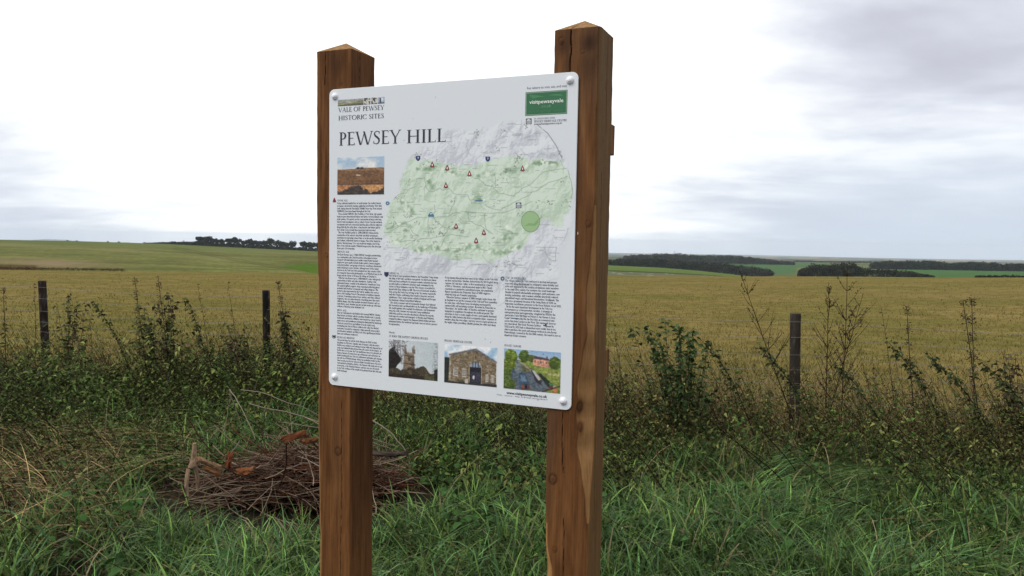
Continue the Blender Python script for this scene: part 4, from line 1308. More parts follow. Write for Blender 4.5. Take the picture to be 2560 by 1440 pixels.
ROMAN = """The period from the arrival of the Romans in 43AD to their
departure in 410 saw a complex mix of changes, with the native
British ways ceding to and coming to terms with rule imposed by an
army and administration drawn from all corners of the empire. As
fertile then as it is now, the Vale would have been very attractive to
Roman farmers. Existing Iron Age settlements and enclosures no
doubt continued in use, but new settlements and farms also sprang
up such as at Wilsford henge, which was probably levelled at this
time to make way for the extensive fields recorded across this area
and marked by boundary ditches. The Roman villa built next to and
overseeing, as the Charlton barrow cemetery was one of several
in the Vale, evidence of the wealth to be gleaned from this rich and
lush landscape.""".split('\n')
MEDIEV = """One of the its most prominent features, the Wansdyke 7 runs along
the ridge of the Vale's northern escarpment. An impressive linear
ditch and bank earthwork, its purpose remains uncertain but was
possibly built as a defensive structure made redundant by the
victory at Mons Badonicus over the West Saxons (associated in
legend with King Arthur) in 490. The wave of Germanic invaders
from across the North Sea arriving in the 7th century named the
wall after Woden, confirming that it had by then lost any local
significance. These Anglo-Saxons settled in England and became
the dominant cultural and political influence.
   The social, economic and environmental changes that followed
this transition had a profound effect on the landscape of Wiltshire.
The chalk uplands were emptied of settlements, and farmsteads
along the valley bottoms were deserted. Long established
cultivation patterns were also abandoned, altering the way the
landscape was worked and managed. At Marden and Wilsford,
cropmark evidence suggests the Romano-British fields had been
abandoned before the medieval land units were set out in a process
of regeneration.""".split('\n')
VILLAGE = """It was during this period that many of the villages in the Vale took
on their current form. Marden, derived from the Old English merg
'marrow, fat' and dene 'valley', is first mentioned in a charter
of 941 as 'Mercdene', and documented again in 963. Clearly
renowned as a productive agricultural region, the population
figures recorded in the Domesday Book of 1086 suggest a
relatively large pre-Conquest population.
   When the Norman conquest of 1066 brought Anglo-Saxon rule
in England to an end the economy of the Vale had been expanding
for some time, with larger towns developing encouraged by
commercially self-sustaining markets. Recorded in Domesday as
'Meresdene', the 'fertile valley' of Marden continued to prosper
alongside its neighbours throughout the medieval period. The
attraction is clear: a ready supply of water, good quality farmland
along the valley bottom and lower escarpment slopes, expanses of
meadow along the river edges, and easy access to open pasture on
the higher slopes providing valuable grazing for cattle and sheep.""".split('\n')
MODERN = """The villages within the Vale continued to develop and prosper,
especially along the Avon and its tributaries whose fertility and
yield were enhanced by the creation of elaborate water meadows
in the early 18th century. For centuries the social landscape
likewise remained substantially unchanged, until enclosures, new
farming technology, and economic volatility drastically reduced
agricultural wages and threatened farmworkers' livelihoods. The
Vale was a prominent location of the Swing Riots of 1830, an
important contributory precursor to the Great Reform Act of 1832.
   By far the most important development in the Vale was
its emergence as a transportation corridor. A triumph of
entrepreneurship and engineering, completed in 1810 by the
spectacular Caen Hill flight at Devizes 5, the Kennet & Avon
Canal           , provided for the first time an economical and
secure link from London to the West. This monopoly however
was short-lived. The Great Western Railway        opened in
1841 and by 1852 had so diminished water traffic that it was
able to purchase the canal and manage trade in its own favour.
Painstakingly restored in the late 20th century, the canal is now an
important leisure resource.""".split('\n')


def build_prints(panel):
    rng = np.random.RandomState(21)
    # map first, then everything that lies over it
    corners, img, mask = map_raster(rng)
    mp = raster_print('map_print', corners, img, .0003, panel, mask)
    red, dark, navy, teal, pale = alb(150, 44, 50), alb(52, 40, 46), alb(36, 54, 104), alb(70, 118, 150), alb(222, 226, 228)
    sy = []
    g0, gw = alb(128, 168, 112), alb(96, 138, 84)
    n = 36; q = [(1327 + 23.2 * math.cos(k / n * 6.2832), 555 + 26.8 * math.sin(k / n * 6.2832)) for k in range(n)]
    sy.append((poly_b(q), alb(150, 184, 138)))
    sy.append((poly_b([(1312, 567), (1322, 559), (1336, 560), (1346, 548), (1347, 558), (1338, 566), (1322, 565)]), alb(128, 166, 118)))
    for i in range(n):
        (x0, y0), (x1, y1) = q[i], q[(i + 1) % n]
        sy.append((poly_b([(x0, y0), (x1, y1), (1327 + (x1 - 1327) * .955, 555 + (y1 - 555) * .955), (1327 + (x0 - 1327) * .955, 555 + (y0 - 555) * .955)]), alb(104, 142, 92)))
    flush(sy, 'site_circle', .0006, panel, M_PRINT)
    for x, y in ((1046.5, 397), (1221, 398.5)):
        sy = []; shield(sy, x, y, 11.5, navy); sy.append((poly_b([(x - 1.5, y - 3), (x + 2, y - 3), (x + .5, y + 2), (x - .6, y + 2), (x + .6, y - 1.8), (x - 1.5, y - 1.8)]), pale)); flush(sy, 'shield_symbol', .0006, panel, M_PRINT)
    for x, y in ((1082, 413.5), (1119.5, 421.5), (1175, 436), (1308, 423), (1116, 465.5), (1141, 567.5), (1210.5, 583), (1191, 603.5)):
        sy = []; arrowhead(sy, x, y, 12.0, dark, None); arrowhead(sy, x, y, 9.2, red, pale); flush(sy, 'arrowhead_symbol', .0006, panel, M_PRINT)
    sy = []; ring(sy, 970, 509.5, 1.8, 4.2, teal); ring(sy, 970, 509.5, 4.2, 5.2, alb(120, 150, 170), 9); flush(sy, 'wheel_symbol', .0006, panel, M_PRINT)
    sy = []; museum(sy, 1297.5, 514.5, 13.5, -.02); flush(sy, 'museum_symbol', .0006, panel, M_PRINT); sy = []
    sy.append((poly_b([(1188, 502.5), (1209, 501.8), (1207.5, 505), (1190, 505.2)]), teal)); sy.append((poly_b([(1192, 500.8), (1205, 500.3), (1205, 502), (1192, 502.3)]), alb(96, 128, 150))); flush(sy, 'boat_symbol', .0006, panel, M_PRINT); sy = []
    sy += [(poly_b([(1071.5, 538), (1086, 539), (1086, 544), (1071, 543)]), teal), (poly_b([(1073, 535), (1077, 535), (1077, 539), (1073, 539)]), teal), (poly_b([(1075, 531.5), (1082, 532), (1082, 534), (1075, 534)]), alb(100, 140, 165)), (poly_b([(1079, 536), (1085, 536.5), (1085, 539), (1079, 539)]), teal)]
    flush(sy, 'engine_symbol', .0006, panel, M_PRINT)
    ic = []; arrowhead(ic, 836.5, 502.5, 9.5, alb(120, 48, 64), None); flush(ic, 'arrowhead_symbol', .0006, panel, M_PRINT)
    ic = []; shield(ic, 966.5, 687.5, 11, alb(40, 50, 92)); flush(ic, 'shield_symbol', .0006, panel, M_PRINT); ic = []
    ring(ic, 1256.5, 697.5, 2.2, 4.6, alb(62, 94, 120)); ring(ic, 1256.5, 697.5, 4.4, 5.4, alb(110, 136, 156), 10); flush(ic, 'wheel_symbol', .0006, panel, M_PRINT); ic = []
    ring(ic, 835, 842.5, 0, 2.6, alb(40, 44, 48))
    for i in range(9):
        a0 = math.radians(-45 + i * 30); a1 = a0 + .42
        if i < 9: ic.append((poly_b([(835 + 3.6 * math.cos(a0), 842.5 + 3.6 * math.sin(a0)), (835 + 5.2 * math.cos(a0), 842.5 + 5.2 * math.sin(a0)), (835 + 5.2 * math.cos(a1), 842.5 + 5.2 * math.sin(a1)), (835 + 3.6 * math.cos(a1), 842.5 + 3.6 * math.sin(a1))]), alb(56, 60, 62)))
    flush(ic, 'wreath_symbol', .0006, panel, M_PRINT)
    ic = []; museum(ic, 1324, 304, 14, -.05); flush(ic, 'museum_symbol', .0006, panel, M_PRINT)
    ic = [(poly_b([(1275, 794.5), (1293, 796), (1293, 798), (1276, 796.8)]), alb(56, 84, 110))]; flush(ic, 'boat_symbol', .0006, panel, M_PRINT)
    ic = [(poly_b([(1357, 812.5), (1366, 813.2), (1366, 816), (1357, 815.4)]), alb(56, 84, 110)), (poly_b([(1361, 810), (1366, 810.2), (1365, 813), (1361, 813)]), alb(60, 88, 112))]
    flush(ic, 'engine_symbol', .0006, panel, M_PRINT)
    # photographs printed on the board
    raster_print('photo_print', rect_uv((844.5, 395.4), (961.8, 392.1), (960.9, 487.8), (843.8, 488.2)), photo_hill(rng), .0005, panel)
    raster_print('photo_print', rect_uv((972.1, 849.4), (1094.7, 858.4), (1093, 953.8), (971, 941.8)), photo_church(rng), .0005, panel)
    raster_print('photo_print', rect_uv((1111.1, 861.9), (1242.5, 869.8), (1240.4, 968.3), (1109.8, 956.1)), photo_barn(rng), .0005, panel)
    raster_print('photo_print', rect_uv((1259.4, 871.1), (1400.6, 881.7), (1398.3, 983.3), (1257.6, 970.9)), photo_wharf(rng), .0005, panel)
    raster_print('photo_print', rect_uv((845.8, 250), (910.1, 246.5), (910.1, 262.5), (845.8, 266.5)), strip_vale(rng), .0005, panel)
    for k, (a, b) in enumerate(((911.5, 927), (928.8, 944.7), (946.2, 962.8))):
        f = lambda x: 250 - (x - 845.8) * .064
        raster_print('photo_print', rect_uv((a, f(a)), (b, f(b)), (b, f(b) + 16.2), (a, f(a) + 16.2)), strip_small(rng, k), .0005, panel)
    # headings in roman capitals
    ink, soft = alb(44, 50, 58), alb(78, 76, 88)
    for s, p0, p1 in (('PEWSEY', (847.5, 365.2), (1003.5, 359.8)), ('HILL', (1017, 359.2), (1117, 355.6))):
        t = []; caps(s, p0, p1, 33, t, ink); flush(t, 'title_word', .0007, panel, M_PRINT, 2e-5, 3)
    t = []; caps('VALE OF PEWSEY', (846.8, 281.4), (962, 275.8), 11.3, t, ink, .004); caps('HISTORIC SITES', (846.8, 301.8), (961.6, 296.5), 11.3, t, ink, .004); flush(t, 'heading_lettering', .0007, panel, M_PRINT, 2e-5, 3)
    t = []
    for s, a, b, h in (('STONE AGE', (843.7, 505), (869.6, 505), 4.4), ('BRONZE AGE', (843.7, 633), (873, 634), 4.4), ('IRON AGE', (843, 779), (866, 780.2), 4.4), ('ROMANO-BRITISH', (843, 846.4), (886, 850), 4.4),
                       ('MEDIEVAL', (973.6, 686.6), (998.5, 687.6), 4.4), ('THE MODERN ERA', (1263.4, 698), (1315, 700), 5.4), ('ST JOHN THE BAPTIST CHURCH, PEWSEY', (972.5, 843.4), (1070, 850), 5.0),
                       ('PEWSEY HERITAGE CENTRE', (1111, 854.6), (1180, 858.5), 5.0), ('PEWSEY WHARF', (1260.2, 866), (1302.3, 868.8), 5.0), ('IN ASSOCIATION WITH', (1337.5, 299.6), (1389, 297), 4.0), ('PEWSEY HERITAGE CENTRE', (1337.5, 307.2), (1419, 303), 5.2)):
        caps(s, a, b, h, t, soft if s != 'THE MODERN ERA' else alb(74, 104, 124), .012)
    flush(t, 'heading_lettering', .0007, panel, M_PRINT, 2e-5, 3)
    # body text
    M_BODY = flat_mat('text_ink', alb(80, 83, 95), PANEL_ROUGH, .4)
    def block(lines, p0, p1, wpx):
        a, b = uv(*p0), uv(*p1); w = uv(p0[0] + wpx, p0[1])[0] - a[0]
        text_mesh('body_text', lines, p0, w, (b[1] - a[1]) / (len(lines) - 1), panel, M_BODY, .0007)
    block(STONE, (843.2, 511.7), (843, 624.4), 115); block(BRONZE, (843.2, 640), (843, 769), 112.5); block(IRON, (843, 785), (843, 837), 112); block(ROMAN, (843, 853), (843, 929), 112.5)
    block(MEDIEV, (973, 692.6), (972.5, 813), 122.4); block(VILLAGE, (1113, 697.4), (1111, 808), 132); block(MODERN, (1263, 704.5), (1260.2, 840), 141)
    def one(name, s, p0, x1, size_px, mat, serif=False, **k):
        a = uv(*p0); w = uv(x1, p0[1])[0] - a[0]; sz = uv(p0[0], p0[1])[1] - uv(p0[0], p0[1] - size_px)[1]
        return text_mesh(name, [s], p0, w, 1, panel, mat, k.pop('lift', .0007), serif, size=sz, res=2, **k)
    one('body_text', 'Nearby:', (972.5, 834), 987, 6.6, M_BODY)
    M_BLACK = flat_mat('black_ink', alb(30, 32, 38), PANEL_ROUGH, .4)
    one('web_address', 'www.visitpewseyvale.co.uk', (1265, 984.4), 1366, 9.5, M_BLACK, offset=.018)
    one('credit_line', 'Text:   Source:   Map: © British Library Board', (1240, 987.4), 1366, 4.4, M_BODY)
    one('credit_line', '©', (1341, 1000.5), 1344.5, 4.4, M_BODY)
    one('tagline', 'For where to visit, eat, and stay', (1320, 223.8), 1419.4, 8.4, M_BODY)
    one('web_address', 'pewseyheritagecentre.org.uk', (1337.5, 313), 1406.5, 6.2, M_BODY, offset=.01)
    # green badge
    g = []
    R = rect_uv((1316.5, 230.8), (1421.6, 225.4), (1419.7, 285.1), (1315.3, 290.6))
    def rr(i, c): q = R + np.array([[i, i], [-i, i], [-i, -i], [i, -i]]); g.append((on_board(q[:, 0], q[:, 1], 0.0), c))
    b = []
    for i, c, l in ((0, (52, 92, 70), .0004), (.0022, (170, 196, 178), .0005), (.0034, (50, 106, 72), .0006)):
        q = R + np.array([[i, i], [-i, i], [-i, -i], [i, -i]]); b.append((on_board(q[:, 0], q[:, 1], l), alb(*c)))
    q = [(1326, 237), (1340, 238), (1356, 240), (1372, 239), (1392, 235.5), (1404, 236), (1410, 240), (1402, 246), (1394, 243), (1376, 246), (1362, 248), (1350, 243), (1336, 247), (1328, 242)]
    z = uvs([(1366, 242)] + q + q[:1]); b.append((on_board(z[:, 0], z[:, 1], .0007), alb(70, 128, 84)))
    flush(b, 'badge_print', .0, panel, M_PRINT)
    one('badge_text', 'visitpewseyvale', (1326.2, 260.6), 1411, 13.2, flat_mat('white_ink', alb(222, 230, 226), PANEL_ROUGH, .4), lift=.0012, offset=.012)
    M_PALE = flat_mat('pale_green_ink', alb(104, 154, 120), PANEL_ROUGH, .4)
    one('badge_text', '.co.uk', (1354, 270), 1380, 11, M_PALE, lift=.0012); one('badge_text', 'tranquil – spiritual – ancient', (1325.5, 283), 1409, 8.5, flat_mat('dim_green_ink', alb(76, 132, 94), PANEL_ROUGH, .4), lift=.0012)
    for x, y, s in ((1011, 352, 1.6), (1034.5, 297, 1.2), (1091, 243, 1.6), (1212, 848, 1.8), (1226, 856, 1.8)):
        k = []; k.append((poly_b([(x - s * .5, y + s), (x + s * .2, y - s), (x + s * .6, y - s * .4), (x, y + s)]), alb(110, 116, 124)))
        flush(k, 'chip_mark', .0006, panel, M_PRINT)


build_posts()
PANEL = build_panel()
build_prints(PANEL)
build_caps()


# ------------------------------------------------------------------ the wire fence
def build_fence():
    rng = np.random.RandomState(31)
    P = [(-5.2, 8.5, 1.055, .042), (-2.47, 7.7, 1.05, .036), (2.3, 6.1, 1.05, .041)]
    t = empty('wire_fence', (P[1][0], P[1][1], 0), 'wire fence with weathered round stakes between the verge and the straw field', 'fence')
    org = np.array([P[1][0], P[1][1], 0.])
    labs = ['dark stake at the left end half wrapped by weeds', 'near-black flat-topped stake left of the sign', 'grey weathered stake right of the sign']
    for (x, y, h, r), lab, cc in zip(P, labs, ((.030, .022, .018), (.020, .016, .015), (.046, .038, .030))):
        A = Acc(); m = 18; lv = np.concatenate([np.linspace(-.2, h - .02, 26), [h - .006, h, h, h]])
        rr = np.concatenate([np.ones(26), [1.0, .93, .6, .02]])
        th = np.arange(m) / m * 2 * np.pi
        nz = (fbm((len(lv), m), (14, 9), rng, 3) - .5) * .14
        groove = 1 - .10 * (rng.rand(m) > .75)[None] * np.ones((len(lv), 1)) * (rr[:, None] > .9)
        R = r * rr[:, None] * (1 + nz) * groove
        lean = .02 * rng.normal(size=2)
        V = np.stack([x + R * np.cos(th) + lean[0] * lv[:, None], y + R * np.sin(th) + lean[1] * lv[:, None], lv[:, None] + 0 * R], -1)
        i = np.arange(len(lv) - 1)[:, None] * m + np.arange(m)[None]; j = np.arange(len(lv) - 1)[:, None] * m + (np.arange(m) + 1)[None] % m
        F = np.stack([i, j, j + m, i + m], -1).reshape(-1, 4)
        g = fbm((len(lv), m), (10, 9), rng, 4)
        C = np.array(cc) * (.45 + 1.1 * g[..., None]); pale = np.clip((fbm((len(lv), m), (20, 12), rng, 3) - .60) * 6, 0, 1)[..., None]; C = C * (1 - pale * .5) + pale * .5 * np.array([.12, .115, .10])
        C[-3:] = C[-3:] * 1.6
        o = mesh_obj('stake', V.reshape(-1, 3) - org, F, M_STEM, t, C.reshape(-1, 3), smooth=True); tag(o, lab)
    steel = flat_mat('galvanised_wire', (.19, .185, .165), .6, .3)
    ends = [(-5.2 - 6 * FD[0], 8.5 - 6 * FD[1]), (-5.2, 8.5), (-2.47, 7.7), (-.08, 6.9), (2.3, 6.1), (2.3 + 5 * FD[0], 6.1 + 5 * FD[1])]
    for k, hh in enumerate((.985, .86, .72, .60, .49, .38)):
        pts = []
        for (x0, y0), (x1, y1) in zip(ends[:-1], ends[1:]):
            for f in np.linspace(0, 1, 9)[:-1]:
                pts.append((x0 + (x1 - x0) * f, y0 + (y1 - y0) * f - .045, hh - .025 * math.sin(math.pi * f) * (1 + k * .2)))
        V, F = tubes(np.array(pts)[None] - org, np.full((1, len(pts)), .0012), 4)
        mesh_obj('wire', V, F, steel, t)


build_fence()


# ------------------------------------------------------------------ verge vegetation
def gauss(px, py, cx, cy, rx, ry): return np.exp(-((px - cx) / rx) ** 2 - ((py - cy) / ry) ** 2)


def sm(x, a, b):
    t = np.clip((x - a) / (b - a), 0, 1); return t * t * (3 - 2 * t)


def sample(n, rmin, rmax, azm, rng, power=1.0):
    u = rng.rand(n); r = (rmin ** 2 + u ** power * (rmax ** 2 - rmin ** 2)) ** .5
    az = rng.uniform(-azm, azm, n)
    return np.stack([r * np.sin(az), r * np.cos(az)], -1)


def side_of_fence(p): return (p - FP0) @ FN        # negative on the verge


def gz(p):
    v = side_of_fence(p)
    f = field_h(p[:, 0], p[:, 1]); w = verge_h(p[:, 0], p[:, 1])
    k = sm(v, -.2, .4)
    return w * (1 - k) + f * k


def keep(p, w, rng): return p[rng.rand(len(p)) < w]


PILE = np.array([-1.27, 4.66])


def fresh_patch(px, py):
    """where the grass is fresh: pictured as soft patches on the ground"""
    g = sm(py, 1190, 1265) * (.20 + .80 * sm(px, 300, 460)) * (1 - .55 * gauss(px, py, 1255, 1280, 120, 90))
    g = np.maximum(g, .80 * gauss(px, py, 640, 1060, 170, 90)); g = np.maximum(g, .25 * gauss(px, py, 420, 1010, 260, 60))
    g = np.maximum(g, .9 * gauss(px, py, 2050, 1150, 270, 95)); g = np.maximum(g, .8 * gauss(px, py, 1760, 1090, 120, 70))
    g = np.maximum(g, .7 * gauss(px, py, 1080, 1075, 150, 55)); g = np.maximum(g, .6 * gauss(px, py, 2400, 1220, 200, 60))
    return np.clip(g + .05, 0, 1)


def off_pile(p): return np.hypot((p[:, 0] - PILE[0]) / .86, (p[:, 1] - PILE[1] + .26) / .62) > 1


def build_grass():
    rng = np.random.RandomState(41)
    A = Acc()
    # tussocks of fresh blades
    cand = sample(9000, 2.5, 8.3, .74, rng); cand = cand[side_of_fence(cand) < -.35]
    px, py = project(np.c_[cand, np.full(len(cand), .17)])
    w = fresh_patch(px, py); c = keep(np.c_[cand, px, py], w, rng); c = c[off_pile(c[:, :2])]
    k = rng.randint(14, 30, len(c)); idx = np.repeat(np.arange(len(c)), k); n = len(idx)
    sz = rng.uniform(.7, 1.25, len(c))[idx]
    base2 = c[idx, :2] + rng.normal(size=(n, 2)) * .045
    flat = gauss(c[:, 2], c[:, 3], 2060, 1140, 300, 90)[idx] * .95 + gauss(c[:, 2], c[:, 3], 2400, 1330, 260, 100)[idx] * .55
    bias = rng.uniform(0, 6.28, len(c))[idx]
    ang = bias + rng.normal(size=n) * 1.1
    fl = flat > rng.rand(n) * .8
    ang = np.where(fl, -.35 + rng.normal(size=n) * .6 + .5 * np.sin(base2[:, 0] * 5), ang)
    h = rng.uniform(.12, .33, n) * sz; lean = rng.uniform(.05, .28, n) * sz
    h = np.where(fl, h * rng.uniform(.35, .9, n), h); lean = np.where(fl, rng.uniform(.25, .45, n), lean)
    wd = .0038 + .0115 * rng.rand(n) ** 1.7
    b3 = np.c_[base2, gz(base2) - .01]
    V, F, m = blades(b3, h, lean, ang, wd, 5, rng.uniform(.1, .55, n))
    tone = (np.clip(np.exp(rng.normal(size=n) * .55 - .12), .18, 2.6) * rng.uniform(.65, 1.35, len(c))[idx] * np.where(fl, .85, 1))[:, None]; warm = rng.rand(n)[:, None]
    col = (np.array([.062, .130, .029]) * (1 - warm) + np.array([.108, .166, .036]) * warm) * tone
    bluish = (rng.rand(n) < .3)[:, None]; col = np.where(bluish, np.array([.066, .140, .046]) * tone, col)
    dead = (rng.rand(n) < .05)[:, None]; col = np.where(dead, np.array([.21, .17, .085]), col)
    A.add(V, F, rep(col, m))
    # thin filler under and between, coloured darker so the gaps look shaded
    p = sample(52000, 2.5, 8.6, .76, rng); p = p[side_of_fence(p) < .1]
    px, py = project(np.c_[p, np.zeros(len(p))])
    w = .20 + .08 * fresh_patch(px, py); p = keep(p, w, rng); p = p[off_pile(p) | (rng.rand(len(p)) < .1)]
    n = len(p); px, py = project(np.c_[p, np.zeros(n)])
    bk = sm(side_of_fence(p), -2.4, -.4); h = rng.uniform(.06, .20, n) * (1 + 1.3 * bk); lean = rng.uniform(.02, .16, n) * (1 + bk); ang = rng.uniform(0, 6.28, n)
    V, F, m = blades(np.c_[p, gz(p) - .01], h, lean, ang, rng.uniform(.002, .0045, n), 3, .2)
    col = np.array([.022, .040, .009]) * np.clip(np.exp(rng.normal(size=(n, 1)) * .5), .2, 2.5)
    br = (rng.rand(n) < .22 + .35 * bk)[:, None]; col = np.where(br, np.array([.105, .082, .034]) * rng.uniform(.6, 1.4, (n, 1)), col)
    A.add(V, F, rep(col, m))
    o = A.obj('grass', M_GRASS)
    tag(o, 'long fresh green grass covering the roadside verge', 'grass', kind='stuff')


def plants(c2, h, lean, ldir, nleaf, leafL, droopang, rng, colf, stemcol, A_leaf, A_stem, stem_r=.0022, t0=.15, opp=False, taper=.6, z=None):
    """upright or leaning leafy stems: c2 (N,2) bases"""
    N = len(c2); nseg = 7
    t = np.linspace(0, 1, nseg)[None]
    z = gz(c2) if z is None else z
    bend = rng.uniform(1.0, 1.7, N)[:, None]
    wob = rng.normal(size=(N, 2)) * .03
    P = np.stack([c2[:, 0:1] + np.cos(ldir)[:, None] * lean[:, None] * t ** bend + wob[:, 0:1] * np.sin(t * 5), c2[:, 1:2] + np.sin(ldir)[:, None] * lean[:, None] * t ** bend + wob[:, 1:2] * np.sin(t * 4 + 1),
                  (z - .02)[:, None] + h[:, None] * t], -1)
    R = stem_r * (1 - .7 * t) * np.ones((N, 1))
    V, F = tubes(P, R, 3)
    sc = stemcol * rng.uniform(.6, 1.5, (N, 1)); A_stem.add(V, F, np.repeat(sc, nseg * 3, 0))
    # leaves along the stem
    tl = t0 + (1 - t0) * ((np.arange(nleaf)[None] + rng.uniform(-.4, .4, (N, nleaf))) / nleaf)
    tl = np.clip(tl, .02, .995)
    f = tl * (nseg - 1); i0 = np.minimum(f.astype(int), nseg - 2); fr = (f - i0)[..., None]
    r = np.arange(N)[:, None]
    Q = P[r, i0] * (1 - fr) + P[r, i0 + 1] * fr
    tang = nrm(P[r, i0 + 1] - P[r, i0])
    an = (np.arange(nleaf)[None] * (2.4 if not opp else 1.57) + rng.uniform(0, 6.28, (N, 1)) + rng.normal(size=(N, nleaf)) * .4)
    ref = np.array([0, 1., 0]); a = nrm(np.cross(tang, ref)); b = np.cross(tang, a)
    out = a * np.cos(an)[..., None] + b * np.sin(an)[..., None]
    d = out + tang * .25 - np.array([0, 0, 1.]) * droopang
    L = leafL * rng.uniform(.6, 1.3, (N, nleaf)) * (1 - (1 - taper) * tl)
    Qf = Q.reshape(-1, 3) ; df = nrm(d.reshape(-1, 3)); Lf = L.ravel()
    nv = nrm(np.array([0, 0, 1.]) + rng.normal(size=df.shape) * .45)
    V, F, m = leaves(Qf, df, nv, Lf, Lf * rng.uniform(.45, .7, len(Lf)), .18, .22)
    A_leaf.add(V, F, rep(colf(len(Lf), np.repeat(np.arange(N), nleaf)), m))


def build_weeds():
    rng = np.random.RandomState(43)
    # ---- nettles and dead-nettles
    A, B = Acc(), Acc()
    cand = sample(7000, 2.7, 8.4, .74, rng); v = side_of_fence(cand); cand = cand[v < .15]
    px, py = project(np.c_[cand, np.full(len(cand), .15)])
    w = .10 + .9 * gauss(px, py, 1255, 1275, 140, 110) + .5 * gauss(px, py, 1000, 1190, 120, 90) + .75 * (py < 1010) * (py > 850) * (px < 800) + .5 * gauss(px, py, 560, 1240, 180, 60) + .75 * gauss(px, py, 1800, 1290, 140, 60) + .5 * gauss(px, py, 2020, 1400, 160, 50) + .5 * gauss(px, py, 700, 1290, 110, 50) \
        + .5 * (px > 1500) * (py < 1180) + .5 * (px < 800) * (py < 1180)
    c = keep(cand, np.clip(w * (.22 + .26 * sm(cand[:, 1], 4.6, 6.2)), 0, 1), rng); c = c[off_pile(c)]
    N = len(c)
    warm = rng.rand(N)
    def colf(n, i):
        base = np.array([.026, .066, .013]) * (1 - warm[i][:, None]) + np.array([.058, .085, .017]) * warm[i][:, None]
        return base * np.clip(np.exp(rng.normal(size=(n, 1)) * .55 - .1), .2, 2.6)
    bk = sm(side_of_fence(c), -2.6, -.5); hh = rng.uniform(.15, .34, N) * (1 + .95 * bk)
    plants(c, hh, rng.uniform(.0, .16, N), rng.uniform(0, 6.28, N), 16, .055, .35, rng, colf, np.array([.05, .045, .02]), A, B, .0022, .12, True)
    c = sample(420, 3.9, 7.2, .74, rng); c = c[(side_of_fence(c) < -.3) & off_pile(c)]; px, py = project(np.c_[c, np.full(len(c), .2)]); c = c[((px < 820) | (px > 1500)) & (py < 1230) & (rng.rand(len(c)) < .5)]; n = len(c)
    s = np.linspace(0, 1, 8)[None]; ln = rng.uniform(.35, .8, n)[:, None]; a = (np.pi + rng.normal(size=n) * .3)[:, None]; hh2 = rng.uniform(.28, .55, n)[:, None]
    P = np.stack([c[:, 0:1] + np.cos(a) * ln * s ** 1.15, c[:, 1:2] + np.sin(a) * ln * s, hh2 * s ** .9], -1) + np.cumsum(rng.normal(size=(n, 8, 3)) * .006, 1)
    V, F = tubes(P, np.linspace(.0042, .0016, 8)[None] * np.ones((n, 1)), 4); B.add(V, F, np.repeat(np.array([.026, .017, .011]) * rng.uniform(.6, 1.6, (n, 1)), 32, 0))
    tag(A.obj('nettle_leaves', M_LEAF), 'dark green nettles growing in a thick bed on the verge', 'weeds', kind='stuff')
    # ---- leaning brown-green stems with small leaves
    A = Acc()
    cand = sample(9000, 3.1, 8.8, .74, rng); v = side_of_fence(cand); cand = cand[v < .5]
    px, py = project(np.c_[cand, np.full(len(cand), .2)])
    w = .10 + .8 * (px < 800) * sm(py, 1290, 1180) + .95 * (px > 1480) * sm(py, 1220, 1100) + .9 * (px > 2200) * sm(py, 1350, 1250) + .9 * gauss(px, py, 1150, 1050, 230, 80) + .6 * gauss(px, py, 1650, 1150, 150, 80) + .4 * gauss(px, py, 180, 1300, 220, 90)
    w = w * (1 - .95 * gauss(px, py, 2050, 1140, 260, 95)) * (1 - .8 * gauss(px, py, 640, 1070, 150, 60))
    c = keep(cand, np.clip(w * (.30 + .30 * sm(cand[:, 1], 4.6, 6.2)), 0, 1), rng); c = c[off_pile(c)]
    N = len(c); px, py = project(np.c_[c, np.full(N, .2)])
    warm = np.clip(rng.rand(N) * .7 + .5 * (px > 1480) * (py < 1120), 0, 1)
    yellowish = np.clip(.15 + gauss(px, py, 1080, 1040, 190, 60) * 1.2, 0, 1)  # share of brighter yellow-green leaves, highest between the sign posts
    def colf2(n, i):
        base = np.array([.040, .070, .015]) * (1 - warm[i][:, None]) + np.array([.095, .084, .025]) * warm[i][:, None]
        base = base * (1 - yellowish[i][:, None]) + np.array([.075, .088, .020]) * yellowish[i][:, None]
        return base * np.clip(np.exp(rng.normal(size=(n, 1)) * .6 - .12), .2, 2.6)
    far = sm(side_of_fence(c), -2.4, -.5)
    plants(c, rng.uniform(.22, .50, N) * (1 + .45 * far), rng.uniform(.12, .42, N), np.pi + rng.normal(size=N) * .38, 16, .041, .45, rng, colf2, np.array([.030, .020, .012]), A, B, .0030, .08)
    c = sample(5200, 4.6, 9.6, .76, rng); v = side_of_fence(c); c = c[(v > -1.3) & (v < .45)]; c = c[rng.rand(len(c)) < np.where(c[:, 0] > .3, .26, .5)]; N = len(c); warm = rng.rand(N) * .9 + .1; yellowish = np.zeros(N)
    plants(c, rng.uniform(.35, .78, N), rng.uniform(.05, .34, N), np.pi + rng.normal(size=N) * .8, 16, .030, .40, rng, colf2, np.array([.034, .022, .013]), A, B, .0024, .2)
    tag(A.obj('bramble_leaves', M_LEAF), 'tangle of small brown-green leaves on leaning wiry stems', 'brambles', kind='stuff')
    tag(B.obj('weed_stems', M_STEM), 'thin dark stems of the leaning weeds on the verge', 'weeds', kind='stuff')
    # ---- the leafy mass the stems stand in: sprays of drooping leaves near the top of the growth
    A = Acc()
    cand = sample(21000, 3.0, 9.0, .76, rng); v = side_of_fence(cand); cand = cand[(v < .35) & off_pile(cand)]; v = side_of_fence(cand)
    bk = sm(v, -2.8, -.45)
    lum = .55 + .45 * np.sin(cand[:, 0] * 2.7 + 1.3 * np.sin(cand[:, 1] * 1.9)) * np.sin(cand[:, 1] * 3.1 + 1.7 * np.sin(cand[:, 0] * 1.6))
